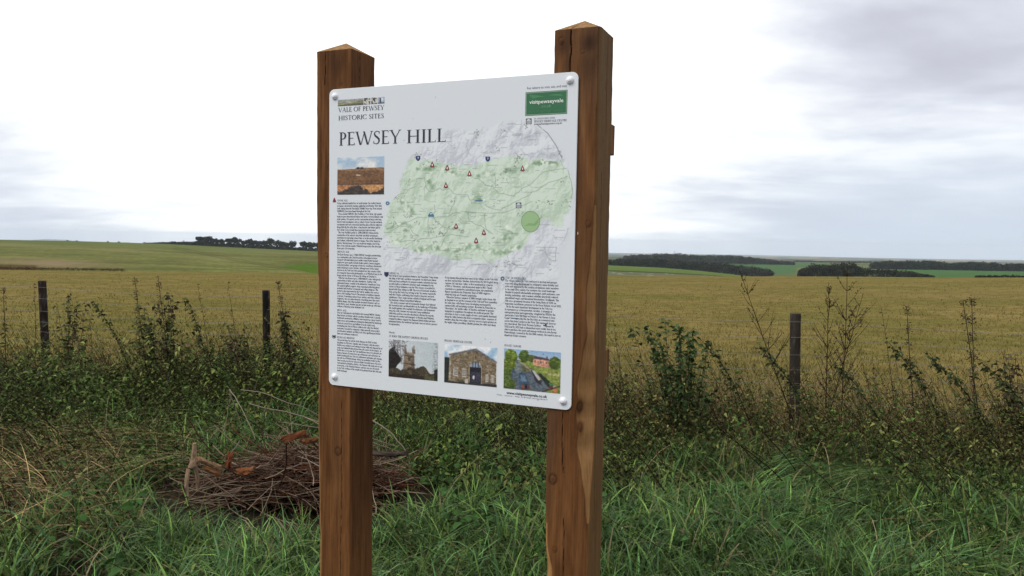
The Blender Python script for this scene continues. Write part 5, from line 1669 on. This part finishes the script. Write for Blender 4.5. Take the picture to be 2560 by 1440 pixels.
    top = (.15 + np.where(cand[:, 0] > .3, .25, .37) * bk) * (.40 + .75 * lum + .25 * np.sin(cand[:, 0] * 6.1 + cand[:, 1] * 4.7)) + .03
    px, py = project(np.c_[cand, top])
    w = .9 * (px < 900) * sm(py, 1180, 1090) + .9 * (px > 1450) * sm(py, 1210, 1120) + .8 * (px > 2200) * sm(py, 1330, 1240) + .9 * gauss(px, py, 1150, 1080, 240, 110) + .8 * gauss(px, py, 1270, 1270, 130, 90) + .5 * gauss(px, py, 1800, 1290, 130, 50) + .35 * gauss(px, py, 600, 1260, 160, 40) + .10
    w = w * (1 - .93 * gauss(px, py, 2050, 1140, 260, 90)) * (1 - .75 * gauss(px, py, 640, 1060, 140, 60)) * (1 - .6 * gauss(px, py, 130, 1190, 150, 60)) * (1 - .6 * gauss(px, py, 1760, 1090, 90, 55))
    ok = rng.rand(len(cand)) < np.clip(w, 0, 1) * np.where(px > 1450, .30, .36); c, tp, b_, px, py = cand[ok], top[ok], bk[ok], px[ok], py[ok]; N = len(c); k = 11
    i = np.repeat(np.arange(N), k); n = len(i)
    an = rng.uniform(0, 6.28, n); rad = rng.uniform(.01, .10, n)
    q = c[i] + np.stack([np.cos(an), np.sin(an)], -1) * rad[:, None]
    z = gz(q) + tp[i] * rng.uniform(.30, 1.0, n) + tp[i] * .55 * (rng.rand(N)[i] ** 4) - rad * .5
    d = np.stack([np.cos(an), np.sin(an), rng.uniform(-.9, .25, n)], -1)
    big = rng.rand(N) < np.where(px < 900, .65, .35)
    L = np.where(big[i], rng.uniform(.032, .066, n), rng.uniform(.016, .040, n)) * np.where(px > 1450, .78, 1)[i]
    V, F, m = leaves(np.c_[q, z], d, nrm(np.array([0, -.1, 1.]) + rng.normal(size=(n, 3)) * .38), L, L * rng.uniform(.26, .52, n), .2, .28)
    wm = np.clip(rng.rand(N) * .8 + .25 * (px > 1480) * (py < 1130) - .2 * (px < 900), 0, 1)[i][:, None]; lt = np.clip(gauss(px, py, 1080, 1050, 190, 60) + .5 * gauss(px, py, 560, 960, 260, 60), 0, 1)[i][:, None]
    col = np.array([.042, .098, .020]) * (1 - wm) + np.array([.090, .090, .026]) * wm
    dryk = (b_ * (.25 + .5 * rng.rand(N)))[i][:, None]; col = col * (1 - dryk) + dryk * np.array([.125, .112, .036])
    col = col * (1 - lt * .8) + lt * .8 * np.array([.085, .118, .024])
    col = col * np.clip(np.exp(rng.normal(size=(n, 1)) * .5 + rng.normal(size=N)[i][:, None] * .3 - .08), .2, 2.4)
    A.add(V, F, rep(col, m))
    tag(A.obj('leafy_weeds', M_LEAF), 'dense leafy nettle and bramble growth filling the verge up to the fence', 'weeds', kind='stuff')
    # ---- broad low leaves close to the camera
    A = Acc()
    c = sample(2600, 2.6, 5.6, .74, rng); px, py = project(np.c_[c, np.zeros(len(c))])
    w = .10 + gauss(px, py, 1250, 1330, 140, 130) + .5 * gauss(px, py, 620, 1330, 220, 100) + .8 * gauss(px, py, 1850, 1340, 200, 70) + .3 * gauss(px, py, 1020, 1220, 100, 60)
    c = keep(c, np.clip(w * .38, 0, 1), rng); c = c[off_pile(c)]; n = len(c)
    if n:
        k = 7; i = np.repeat(np.arange(n), k); q = c[i] + rng.normal(size=(n * k, 2)) * .05
        z = gz(q) + rng.uniform(.04, .20, n * k); an = rng.uniform(0, 6.28, n * k)
        d = np.stack([np.cos(an), np.sin(an), rng.uniform(-.5, .2, n * k)], -1)
        V, F, m = leaves(np.c_[q, z], d, nrm(np.array([0, -.25, 1.]) + rng.normal(size=(n * k, 3)) * .3), rng.uniform(.04, .085, n * k), rng.uniform(.028, .055, n * k), .12, .25)
        A.add(V, F, rep(np.array([.034, .078, .018]) * rng.uniform(.5, 1.6, (n * k, 1)), m))
    tag(A.obj('broad_leaves', M_LEAF), 'broad pointed low leaves among the near grass', 'weeds', kind='stuff')


def build_straw():
    rng = np.random.RandomState(47)
    A = Acc()
    # long bleached stalks: dense to the left, along the fence and thin elsewhere
    cand = sample(16000, 2.7, 9.4, .76, rng); v = side_of_fence(cand); cand = cand[v < 1.3]; v = side_of_fence(cand)
    px, py = project(np.c_[cand, np.full(len(cand), .1)])
    w = .035 + .8 * gauss(px, py, 130, 1190, 190, 80) + .35 * gauss(px, py, 120, 1340, 200, 90) + .35 * gauss(px, py, 1830, 1140, 110, 80) + 1.0 * sm(v, -1.5, -.3) * (px > 1480) + .75 * sm(v, -1.2, -.2) * (px < 900) + .5 * gauss(px, py, 290, 905, 60, 50) + .25 * gauss(px, py, 950, 1040, 90, 50) + .25 * gauss(px, py, 1620, 1220, 140, 50)
    c = keep(cand, np.clip(w * .9, 0, 1), rng); c = c[off_pile(c)]; n = len(c); v = side_of_fence(c)
    px, py = project(np.c_[c, np.full(n, .1)])
    lft = gauss(px, py, 130, 1200, 240, 120)
    h = rng.uniform(.18, .46, n) * (1 - .35 * lft * rng.rand(n)) * (1 + .9 * sm(v, -.9, 0)); lean = rng.uniform(.05, .45, n) * (1 + .6 * lft)
    ang = np.where(rng.rand(n) < .5, rng.uniform(-.6, .6, n), np.pi + rng.uniform(-.6, .6, n)) + rng.normal(size=n) * .4
    V, F, m = blades(np.c_[c, gz(c) - .01], h, lean, ang, rng.uniform(.0022, .0048, n), 5, rng.uniform(0, .5, n))
    col = np.array([.31, .225, .115]) * rng.uniform(.35, 1.35, (n, 1)); pk = (rng.rand(n) < .35)[:, None]; col = np.where(pk, np.array([.22, .135, .080]) * rng.uniform(.5, 1.3, (n, 1)), col)
    A.add(V, F, rep(col, m))
    # matted straw at the left end of the verge
    n = 520; q = at(130, 1180, 4.9)[:2] + rng.normal(size=(n, 2)) * np.array([.42, .38]); q = np.concatenate([q, at(60, 1370, 4.0)[:2] + rng.normal(size=(200, 2)) * np.array([.22, .3])]); n = len(q)
    V, F, m = blades(np.c_[q, rng.uniform(0, .24, n)], rng.uniform(.02, .22, n), rng.uniform(.25, .75, n), np.where(rng.rand(n) < .65, rng.normal(size=n) * .5, np.pi + rng.normal(size=n) * .6), rng.uniform(.0024, .0048, n), 5, rng.uniform(0, .8, n))
    A.add(V, F, rep(np.array([.33, .235, .115]) * np.clip(np.exp(rng.normal(size=(n, 1)) * .6 - .2), .15, 1.7), m))
    # pale standing straw along the wire
    n = 2600; c = sample(n, 5.2, 9.6, .76, rng); v = side_of_fence(c); c = c[(v > -.7) & (v < 1.2)]; n = len(c)
    V, F, m = blades(np.c_[c, gz(c)], rng.uniform(.32, .70, n), rng.uniform(.05, .35, n), np.where(rng.rand(n) < .6, np.pi, 0) + rng.normal(size=n) * .7, rng.uniform(.0028, .0050, n), 5, rng.uniform(.0, .45, n))
    A.add(V, F, rep(np.array([.37, .27, .145]) * rng.uniform(.45, 1.2, (n, 1)), m))
    # a scatter of long pale single stalks
    n = 240; c = sample(n, 3.2, 7.4, .70, rng); c = c[(side_of_fence(c) < 0) & off_pile(c)]; n = len(c)
    V, F, m = blades(np.c_[c, gz(c)], rng.uniform(.25, .60, n), rng.uniform(.15, .6, n), rng.uniform(0, 6.28, n), rng.uniform(.003, .0048, n), 6, rng.uniform(.2, .7, n))
    A.add(V, F, rep(np.array([.34, .27, .15]) * rng.uniform(.6, 1.2, (n, 1)), m))
    tag(A.obj('dry_stalks', M_DRY), 'bleached dry grass stalks lying through the verge', 'dry grass', kind='stuff')


def build_field_grass():
    rng = np.random.RandomState(53)
    A = Acc()
    n = 150000; u = rng.rand(n) ** .9; r = 1 / (1 / 92. + u * (1 / 6.2 - 1 / 92.)); az = rng.uniform(-.76, .76, n)
    p = np.stack([r * np.sin(az), r * np.cos(az)], -1); ok = side_of_fence(p) > .12; p, r = p[ok], r[ok]; n = len(p)
    wob = lambda f, a: np.sin(p[:, 0] * f + 2.1 * np.sin(p[:, 1] * f * .6 + a)) * np.sin(p[:, 1] * f * .9 + 1.7 * np.sin(p[:, 0] * f * .7 + a))
    k = .5 + .28 * wob(.42, 0.3) + .24 * wob(1.7, 1.1) + .2 * wob(4.3, 2.)
    k = k - .35 * np.exp(-((side_of_fence(p) - 3.5) / 4.) ** 2); dkc = wob(3.1, 4.) * wob(1.1, 2.5) > .42; k = np.clip(k + rng.normal(size=n) * .16, 0, 1)[:, None]
    near = sm(side_of_fence(p), 1.5, .2)[:, None]
    V, F, m = blades(np.c_[p, field_h(p[:, 0], p[:, 1]) - .01], rng.uniform(.03, .10, n) * (1 + .8 * near[:, 0]), rng.uniform(.02, .12, n), rng.uniform(0, 6.28, n), .0025 + .00055 * r, 2, .2)
    col = np.array([.190, .141, .050]) * k + np.array([.108, .105, .030]) * (1 - k)
    col = col * np.where(dkc & (rng.rand(n) < .6), .58, 1.0)[:, None]
    col = col * (1 - near * .6) + near * .6 * np.array([.23, .145, .075])
    col = col * rng.uniform(.78, 1.22, (n, 1))
    A.add(V, F, rep(col, m))
    tag(A.obj('field_grass', M_DRY), 'straw-coloured rough grass over the whole open field', 'field grass', kind='stuff')


build_grass(); build_weeds(); build_straw(); build_field_grass()


# ------------------------------------------------------------------ heap of cut brushwood and what lies on it
def bent(L, n, curv, rng):
    t = np.linspace(0, 1, n)
    k1, k2 = rng.normal(size=2) * curv
    w = np.cumsum(rng.normal(size=(n, 2)) * .010 * L, axis=0)
    return np.stack([(t - .5) * L, k1 * L * (t - .5) ** 2 * 2 + w[:, 0], k2 * L * (t - .5) ** 2 * 2 + w[:, 1]], 1)


def pile_top(x, y): return np.clip(.255 * (1 - (x / .70) ** 2 - (y / .42) ** 2), 0.03, None) * (1 - .25 * np.clip(-x / .7, 0, 1))


def build_pile():
    rng = np.random.RandomState(61)
    org = np.array([PILE[0], PILE[1], 0.0])
    t = empty('brush_pile', org, 'low heap of cut brown twigs lying in the grass behind the left post', 'brush pile')
    # the dark rotting core
    A = Acc(); n = 2600
    q = rng.normal(size=(n, 2)) * np.array([.30, .17]); q = q[(np.abs(q[:, 0]) < .62) & (np.abs(q[:, 1]) < .36)]; n = len(q)
    z = pile_top(q[:, 0], q[:, 1]) * rng.uniform(.0, .86, n)
    an = rng.uniform(0, 6.28, n); d = np.stack([np.cos(an), np.sin(an), rng.uniform(-.5, .5, n)], -1)
    V, F, m = leaves(np.c_[q, z], d, nrm(rng.normal(size=(n, 3))), rng.uniform(.03, .07, n), rng.uniform(.02, .04, n), .3, .5)
    c = np.array([.045, .022, .013]) * rng.uniform(.3, 1.5, (n, 1)); o_ = (rng.rand(n) < .10)[:, None]; c = np.where(o_, np.array([.17, .065, .028]) * rng.uniform(.5, 1.2, (n, 1)), c)
    A.add(V, F, rep(c, m)); o = A.obj('leaf_litter', M_DRY, t); o['kind'] = 'stuff'
    # twigs: the bulk as one part, the outer ones singly
    def place(k, outer):
        x = rng.normal(size=k) * .30; y = rng.normal(size=k) * .17; x = np.clip(x, -.58, .46); y = np.clip(y, -.36, .36)
        f = rng.uniform(.80, 1.10, k) if outer else rng.uniform(.05, .98, k)
        return x, y, pile_top(x, y) * f + .01
    tints = [(.095, .056, .038), (.150, .100, .070), (.045, .025, .017), (.25, .185, .13), (.105, .045, .026)]
    protos = []
    for i in range(24):
        L = rng.uniform(.30, .85); n = 9
        P = bent(L, n, .22, rng); A = Acc()
        r = rng.uniform(.0016, .0044)
        V, F = tubes(P[None], (r * np.linspace(1, .4, n))[None], 5); A.add(V, F, np.array(tints[i % 5]))
        for _ in range(rng.randint(1, 4)):
            k = rng.randint(2, 7); dirn = np.array([1, rng.uniform(-.9, .9), rng.uniform(-.4, .7)]); l2 = L * rng.uniform(.15, .4)
            Q = P[k] + dirn / np.linalg.norm(dirn) * np.linspace(0, l2, 5)[:, None] + np.cumsum(rng.normal(size=(5, 3)) * .006, 0) * np.linspace(0, 1, 5)[:, None]
            V, F = tubes(Q[None], (r * np.linspace(.55, .2, 5))[None], 4); A.add(V, F, np.array(tints[i % 5]) * 1.1)
        V = np.concatenate(A.V); me = mesh_obj('twig', V, [np.concatenate(A.F4)], M_STEM, t, np.concatenate(A.C), True)
        protos.append(me)
    def matrix(k, x, y, z):
        az = rng.normal() * .62 + (math.pi if rng.rand() < .5 else 0); tl = rng.normal() * .22 - x * .12 * math.cos(az)
        return Matrix.Translation((x, y, z)) @ Matrix.Rotation(az, 4, 'Z') @ Matrix.Rotation(-tl, 4, 'Y') @ Matrix.Rotation(rng.uniform(0, 6.28), 4, 'X')
    x, y, z = place(230, True)
    for i in range(230):
        if i < len(protos): o = protos[i]
        else: o = protos[i % 24].copy(); COL.objects.link(o); o.parent = t
        o.matrix_local = matrix(i, x[i], y[i], z[i])
    A = Acc(); x, y, z = place(480, False)
    for i in range(480):
        L = rng.uniform(.15, .75); n = 6; P = bent(L, n, .25, rng); M = np.array(matrix(i, x[i], y[i], z[i]))
        P = P @ M[:3, :3].T + M[:3, 3]
        r = rng.uniform(.0014, .0042)
        V, F = tubes(P[None], (r * np.linspace(1, .45, n))[None], 4); A.add(V, F, np.array(tints[rng.randint(5)]) * rng.uniform(.6, 1.2))
    # long whips sticking out behind and to the right
    for (x0, y0), (x1, y1), Y0, Y1, r in (((600, 975), (800, 1045), 5.1, 4.9, .0035), ((628, 1008), (1000, 1120), 5.2, 4.9, .0045), ((570, 985), (600, 1090), 5.0, 4.9, .0028), ((575, 975), (640, 1110), 5.05, 4.8, .004), ((700, 1055), (1025, 1120), 5.0, 4.8, .0034),
                                          ((760, 1040), (990, 1190), 5.0, 4.7, .003), ((930, 1050), (1015, 1118), 5.0, 4.8, .005), ((560, 1090), (575, 990), 4.9, 5.0, .003), ((600, 1100), (540, 1230), 4.6, 4.4, .003), ((520, 1240), (725, 1240), 4.35, 4.4, .004), ((470, 1225), (700, 1215), 4.4, 4.4, .0035), ((600, 1250), (800, 1255), 4.3, 4.3, .003)):
        a, b = at(x0, y0, Y0) - org, at(x1, y1, Y1) - org; n = 9; s = np.linspace(0, 1, n)[:, None]
        a[2] = max(a[2], .02); b[2] = max(b[2], .02)
        P = a + (b - a) * s + np.array([0, 0, .03]) * np.sin(s * 3.14) + np.cumsum(rng.normal(size=(n, 3)) * .006, 0)
        V, F = tubes(P[None], (r * np.linspace(1, .5, n))[None], 5); A.add(V, F, np.array([.19, .155, .115]) * rng.uniform(.7, 1.2))
    o = A.obj('twigs', M_STEM, t, True); o['kind'] = 'stuff'


def rough_limb(A, pts, r0, r1, rng, c, sides=9, sub=7):
    pts = np.array(pts, float); n = (len(pts) - 1) * sub + 1
    s = np.linspace(0, len(pts) - 1, n); P = np.stack([np.interp(s, np.arange(len(pts)), pts[:, k]) for k in range(3)], 1)
    for _ in range(3): P[1:-1] = (P[:-2] + 2 * P[1:-1] + P[2:]) / 4
    V, F = tubes(P[None], np.linspace(r0, r1, n)[None], sides)
    g = fbm((n, sides), (max(2, n // 4), 5), rng, 3); cen = np.repeat(P, sides, 0)
    V = cen + (V - cen) * (.45 + 1.15 * g.reshape(-1, 1))
    A.add(V, F, np.array(c) * (.45 + 1.1 * fbm((n, sides), (max(2, n // 2), 6), rng, 3).reshape(-1, 1)))
    # closed ends
    k = len(A.V)
    for ring, cp in ((np.arange(sides), P[0]), (np.arange(sides) + (n - 1) * sides, P[-1])):
        W = np.concatenate([V[ring], cp[None]]); i = np.arange(sides)
        A.add(W, np.stack([i, (i + 1) % sides, np.full(sides, sides)], -1), np.array(c) * 1.1)


def build_pile_finds():
    rng = np.random.RandomState(67)
    Y = 4.24
    L = lambda px, py, dy=0.0: at(px, py, Y + dy)
    A = Acc(); pale = (.27, .185, .115)
    rough_limb(A, [L(487, 1108), L(485, 1135), L(484, 1165)], .009, .021, rng, pale)
    rough_limb(A, [L(484, 1150), L(470, 1178, -.03), L(465, 1205, -.05), L(468, 1240, -.05)], .013, .009, rng, pale)
    rough_limb(A, [L(486, 1155), L(493, 1185, .02), L(494, 1228, .03)], .012, .007, rng, pale)
    rough_limb(A, [L(488, 1150), L(506, 1150, .03), L(530, 1163, .08), L(556, 1170, .12)], .018, .014, rng, (.25, .15, .08))
    o = np.array([L(480, 1250)[0], Y, 0.0])
    tag(A.obj('forked_dead_wood', M_STEM, None, False, o), 'pale forked piece of dead wood standing at the left end of the twig heap', 'dead wood').location = o
    # cut branch end to the right
    A = Acc(); Yb = 4.45
    rough_limb(A, [at(880, 1131, Yb + .1), at(945, 1134, Yb), at(985, 1136, Yb), at(1019, 1132, Yb - .02)], .017, .0145, rng, (.050, .036, .030), 10)
    o = at(950, 1134, Yb)
    tag(A.obj('cut_branch', M_STEM, None, False, o), 'dark cut branch with a sawn end poking out right of the left post', 'branch').location = o
    for (px, py, Yp, w, h, rot, tilt, c, lab) in ((735, 1090, 4.62, .16, .040, -.30, .6, (.105, .038, .018), 'long orange-brown bark strip on top of the twig heap'), (775, 1102, 4.55, .09, .034, -.2, .4, (.12, .05, .024), 'small orange bark flake against the left post'),
                                               (572, 1150, 4.42, .035, .10, .1, .9, (.12, .042, .02), 'upright reddish bark piece near the forked dead wood'), (530, 1178, 4.36, .11, .034, .5, .5, (.17, .085, .040), 'light brown bark slab beside the forked dead wood'),
                                               (610, 1178, 4.4, .11, .04, -.2, .5, (.19, .075, .032), 'short russet bark piece low in the twig heap')):
        m, n = 9, 6
        a, b = np.meshgrid(np.linspace(-1, 1, m), np.linspace(-1, 1, n))
        no = fbm((n, m), (3, 4), rng, 3) - .5
        ed = 1 + .35 * (fbm((n, m), (4, 5), rng, 2) - .5)
        V = np.stack([a * w / 2 * ed, (.35 * b ** 2 + no * .8) * h * .5, b * h / 2 * ed], -1).reshape(-1, 3)
        V = np.concatenate([V, V + np.array([0, .006, 0])])
        i = (np.arange(n - 1)[:, None] * m + np.arange(m - 1)[None]).reshape(-1); k = n * m
        F = [np.stack([i, i + 1, i + m + 1, i + m], -1), np.stack([i, i + m, i + m + 1, i + 1], -1) + k]
        bd = np.concatenate([np.arange(m), np.arange(1, n) * m + m - 1, (n - 1) * m + np.arange(m - 2, -1, -1), np.arange(n - 2, 0, -1) * m])
        b2 = np.roll(bd, -1); F.append(np.stack([bd, bd + k, b2 + k, b2], -1))
        C = np.array(c) * (.4 + 1.3 * fbm((n, m), (5, 6), rng, 3).reshape(-1, 1)); C = np.concatenate([C, C])
        o = mesh_obj('bark_piece', V, F, M_STEM, None, C)
        o.location = at(px, py, Yp); o.rotation_euler = (-tilt * .5, rot, rng.uniform(-.3, .3))
        tag(o, lab, 'bark', 'bark pieces on the twig heap')


build_pile(); build_pile_finds()


# ------------------------------------------------------------------ tall weeds that stand above the verge
DARKS = np.array([.030, .020, .014])


def leaf_cluster(A, Q, d, L, wd, c, rng, fold=.2):
    V, F, m = leaves(Q, d, nrm(np.array([0, -.2, 1.]) + rng.normal(size=Q.shape) * .6), L, wd, fold, .25)
    A.add(V, F, rep(c, m))


def tall_weed(style, base, top, Y, label, group, seed, dY=0.0, spread=.1):
    rng = np.random.RandomState(seed)
    T = at(top[0], top[1], Y + dY); Bp = at(base[0], base[1], Y); g = gz(Bp[None, :2])[0]
    d = T - Bp
    if Bp[2] > g:                                                        # carry the stem down into the ground
        f = (Bp[2] - g + .03) / max(d[2], .05); Bp = Bp - d * np.array([f * .6, f * .6, f]);
    Bp[2] = g - .03
    org = np.array([Bp[0], Bp[1], g])
    A, B = Acc(), Acc()
    name = {'dead': 'dead_weed', 'spike': 'dock_plant', 'bush': 'leafy_bush', 'cane': 'bramble_cane', 'thin': 'weed_stalk', 'leafy': 'leafy_weed'}[style]
    n = 14; s = np.linspace(0, 1, n)[:, None]
    def stem(a, b, r0, r1, sag=0.0, wob=.006, c=DARKS, n=n):
        s = np.linspace(0, 1, n)[:, None]
        P = a + (b - a) * s + np.array([0, 0, 1.]) * sag * np.sin(np.pi * s) + np.cumsum(rng.normal(size=(n, 3)) * wob, 0) * s * (1 - s * .5)
        V, F = tubes(P[None], np.linspace(r0, r1, n)[None], 5); A.add(V, F, np.array(c) * rng.uniform(.8, 1.3)); return P
    H = np.linalg.norm(T - Bp)
    if style == 'dead':
        P = stem(Bp, T, .0055, .0016, 0, .005, DARKS * np.array([1.3, .95, .9]))
        for k in range(int(14 + 10 * H)):
            f = rng.uniform(.30, .98); i = int(f * (n - 1)); an = rng.uniform(0, 6.28); l = H * (1.05 - f) * rng.uniform(.18, .42) + .03
            q = P[i]; e = q + np.array([math.cos(an) * l * .62, math.sin(an) * l * .5, l * .85])
            Q = stem(q, e, .0024, .0009, -.01, .004, DARKS * 1.2, 7)
            m = rng.randint(3, 8); fi = rng.uniform(.3, 1, m); pos = np.stack([np.interp(fi, np.linspace(0, 1, 7), Q[:, j]) for j in range(3)], 1)
            leaf_cluster(B, pos, nrm(rng.normal(size=(m, 3)) + np.array([0, 0, .3])), rng.uniform(.010, .026, m), rng.uniform(.007, .014, m), np.array([.042, .028, .016]) * rng.uniform(.6, 1.5, (m, 1)), rng)
            if rng.rand() < .6:
                j = rng.randint(2, 6); an2 = an + rng.uniform(-1, 1); stem(Q[j], Q[j] + np.array([math.cos(an2), math.sin(an2), 1.2]) * l * .22, .0013, .0007, 0, .003, DARKS * 1.2, 5)
        part = 'seed_heads'
    elif style == 'spike':
        P = stem(Bp, T, .005, .002, 0, .004)
        m = int(260 * max(H, .5)); f = 1 - rng.uniform(0, 1, m) ** 1.3 * .45; band = (np.sin(f * 60 + seed) > -.5)
        pos = np.stack([np.interp(f, s[:, 0], P[:, j]) for j in range(3)], 1)[band]; m = len(pos)
        an = rng.uniform(0, 6.28, m); o_ = np.stack([np.cos(an), np.sin(an), rng.uniform(-.2, .8, m)], -1)
        leaf_cluster(B, pos + o_ * rng.uniform(0, .022, (m, 1)), o_, rng.uniform(.008, .020, m), rng.uniform(.007, .013, m), np.array([.046, .034, .021]) * rng.uniform(.5, 1.7, (m, 1)), rng)
        m = 26; f = rng.uniform(.12, .65, m); pos = np.stack([np.interp(f, s[:, 0], P[:, j]) for j in range(3)], 1); an = rng.uniform(0, 6.28, m)
        leaf_cluster(B, pos, np.stack([np.cos(an), np.sin(an), rng.uniform(-.7, .4, m)], -1), rng.uniform(.03, .07, m), rng.uniform(.014, .026, m), np.array([.058, .062, .022]) * rng.uniform(.5, 1.5, (m, 1)), rng)
        part = 'seed_heads'
    elif style in ('bush', 'leafy'):
        k = 26 if style == 'bush' else 10
        for j in range(k):
            an = rng.uniform(0, 6.28); rad = spread * math.sqrt(rng.uniform(.05, 1.0))
            tip = T + np.array([math.cos(an) * rad, math.sin(an) * rad * .7, -abs(rng.normal()) * H * .30])
            b0 = Bp + np.array([math.cos(an), math.sin(an), 0]) * rad * .25
            P = stem(b0, tip, .0034, .0012, .03, .010, DARKS * 1.1)
            m = int(rng.uniform(34, 56) * (1.2 if style == 'bush' else .8)); f = 1 - rng.uniform(0, 1, m) ** 1.2 * .8
            pos = np.stack([np.interp(f, s[:, 0], P[:, q]) for q in range(3)], 1) + rng.normal(size=(m, 3)) * .012
            a2 = rng.uniform(0, 6.28, m); dd = np.stack([np.cos(a2), np.sin(a2), rng.uniform(-.8, .5, m)], -1)
            cc = np.array([.042, .070, .022]) if style == 'bush' else (np.array([.052, .060, .021]) if rng.rand() < .7 else np.array([.075, .058, .030]))
            leaf_cluster(B, pos, dd, rng.uniform(.028, .062, m), rng.uniform(.018, .036, m), cc * rng.uniform(.5, 1.6, (m, 1)), rng)
        part = 'leaves'
    elif style == 'cane':
        P = stem(Bp, T, .0045, .0018, H * .10, .006)
        m = int(150 * H); f = rng.uniform(.12, 1, m); pos = np.stack([np.interp(f, s[:, 0], P[:, q]) for q in range(3)], 1) + rng.normal(size=(m, 3)) * .014
        a2 = rng.uniform(0, 6.28, m); dd = np.stack([np.cos(a2), np.sin(a2), rng.uniform(-1.1, .3, m)], -1)
        leaf_cluster(B, pos, dd, rng.uniform(.020, .046, m), rng.uniform(.013, .026, m), np.array([.042, .054, .019]) * rng.uniform(.5, 1.6, (m, 1)), rng)
        part = 'leaves'
    else:
        P = stem(Bp, T, .0032, .0010, 0, .007, DARKS * 1.4)
        for _ in range(4):
            i = rng.randint(4, 12); an = rng.uniform(0, 6.28); l = rng.uniform(.06, .16); stem(P[i], P[i] + np.array([math.cos(an) * .6, math.sin(an) * .5, .9]) * l, .0014, .0007, 0, .004, DARKS * 1.4, 6)
        m = 34; f = 1 - rng.uniform(0, 1, m) ** 1.1 * .75; pos = np.stack([np.interp(f, s[:, 0], P[:, q]) for q in range(3)], 1); a2 = rng.uniform(0, 6.28, m)
        leaf_cluster(B, pos, np.stack([np.cos(a2), np.sin(a2), rng.uniform(-.7, .6, m)], -1), rng.uniform(.012, .034, m), rng.uniform(.008, .017, m), np.array([.038, .034, .016]) * rng.uniform(.5, 1.5, (m, 1)), rng)
        part = 'leaves'
    t = empty(name, org, label, {'dead': 'dead weed', 'spike': 'dock', 'bush': 'bush', 'cane': 'bramble', 'thin': 'weed', 'leafy': 'weed'}[style], group)
    A.obj('stem', M_STEM, t, True, org); B.obj(part, M_LEAF, t, False, org)['kind'] = 'stuff'
    return t


GR, GL = 'tall weeds along the fence right of the sign', 'tall weeds along the fence left of the sign'
for k, w in enumerate([
    ('dead', (1962, 935), (1842, 668), 5.95, 'dead leaning weed with clustered seed twigs left of the grey stake', GR),
    ('dead', (2106, 975), (2113, 652), 5.85, 'tallest bare branching dead weed right of the grey stake', GR),
    ('dead', (2068, 960), (2072, 705), 5.95, 'thinner bare weed just right of the grey stake', GR),
    ('dead', (2090, 940), (2165, 735), 6.0, 'bare weed fanning out behind the tallest dead weed', GR),
    ('bush', (1700, 985), (1690, 800), 5.8, 'dense green leafy bush growing at the wire left of the leaning dead weed', GR, .40),
    ('spike', (2450, 985), (2410, 750), 5.5, 'dark dock spike standing high against the field at the far right', GR),
    ('spike', (2436, 930), (2426, 742), 5.75, 'thin dock spike just behind the high dark one', GR),
    ('spike', (2285, 950), (2266, 768), 5.8, 'dark dock spike midway between the dead weeds and the far right', GR),
    ('thin', (2232, 930), (2196, 770), 5.85, 'thin stalk left of the middle dock spike', GR),
    ('cane', (2345, 1030), (2226, 862), 5.2, 'bramble cane leaning left below the middle dock spike', GR),
    ('cane', (2490, 1100), (2312, 880), 5.0, 'long bramble cane slanting up from the right edge', GR),
    ('cane', (2225, 1090), (2088, 905), 5.1, 'bramble cane leaning left beneath the tallest dead weed', GR),
    ('cane', (2575, 1040), (2452, 905), 5.0, 'bramble cane bending in at the right edge of the verge', GR),
    ('cane', (2020, 1030), (1900, 868), 5.4, 'bramble cane slanting up beside the foot of the grey stake', GR),
    ('cane', (1850, 985), (1770, 850), 5.6, 'short bramble cane right of the green bush', GR),
    ('thin', (1560, 960), (1535, 800), 6.0, 'thin stalk close beside the right wooden post', GR),
    ('leafy', (2545, 960), (2535, 880), 5.5, 'low leafy weed at the right end of the fence', GR, .16),
    ('leafy', (180, 905), (190, 712), 7.7, 'tangled leafy weed wound with dry bindweed beside the dark left stake', GL, .18),
    ('thin', (86, 860), (82, 708), 8.0, 'thin stalk just left of the dark left stake', GL),
    ('spike', (14, 860), (10, 722), 7.9, 'short dark dock at the left edge of the fence', GL),
    ('spike', (365, 900), (332, 690), 7.4, 'dock leaning left in the middle of the left fence span', GL),
    ('leafy', (372, 900), (350, 735), 7.3, 'leafy weed around the leaning dock', GL, .12),
    ('spike', (425, 895), (397, 690), 7.3, 'upright dock right of the leaning one', GL),
    ('leafy', (425, 905), (412, 735), 7.2, 'dense leafy weed at the foot of the upright dock', GL, .10),
    ('thin', (528, 890), (494, 704), 7.3, 'slender stalk leaning left before the near-black stake', GL),
    ('thin', (598, 880), (574, 708), 7.2, 'bent slender stalk between the leaning one and the near-black stake', GL),
    ('spike', (728, 890), (694, 704), 7.0, 'dock spike just right of the near-black stake', GL),
    ('leafy', (728, 905), (716, 748), 6.9, 'dark leafy weed between the near-black stake and the left wooden post', GL, .10),
    ('cane', (325, 915), (232, 752), 7.2, 'long bramble cane arching left of the leaning dock', GL),
    ('cane', (520, 900), (470, 745), 7.1, 'bramble cane leaning left of the slender stalks', GL),
    ('leafy', (600, 900), (585, 800), 7.0, 'low leafy weed left of the near-black stake', GL, .16),
]):
    tall_weed(*w[:6], 100 + k, spread=w[6] if len(w) > 6 else .1)
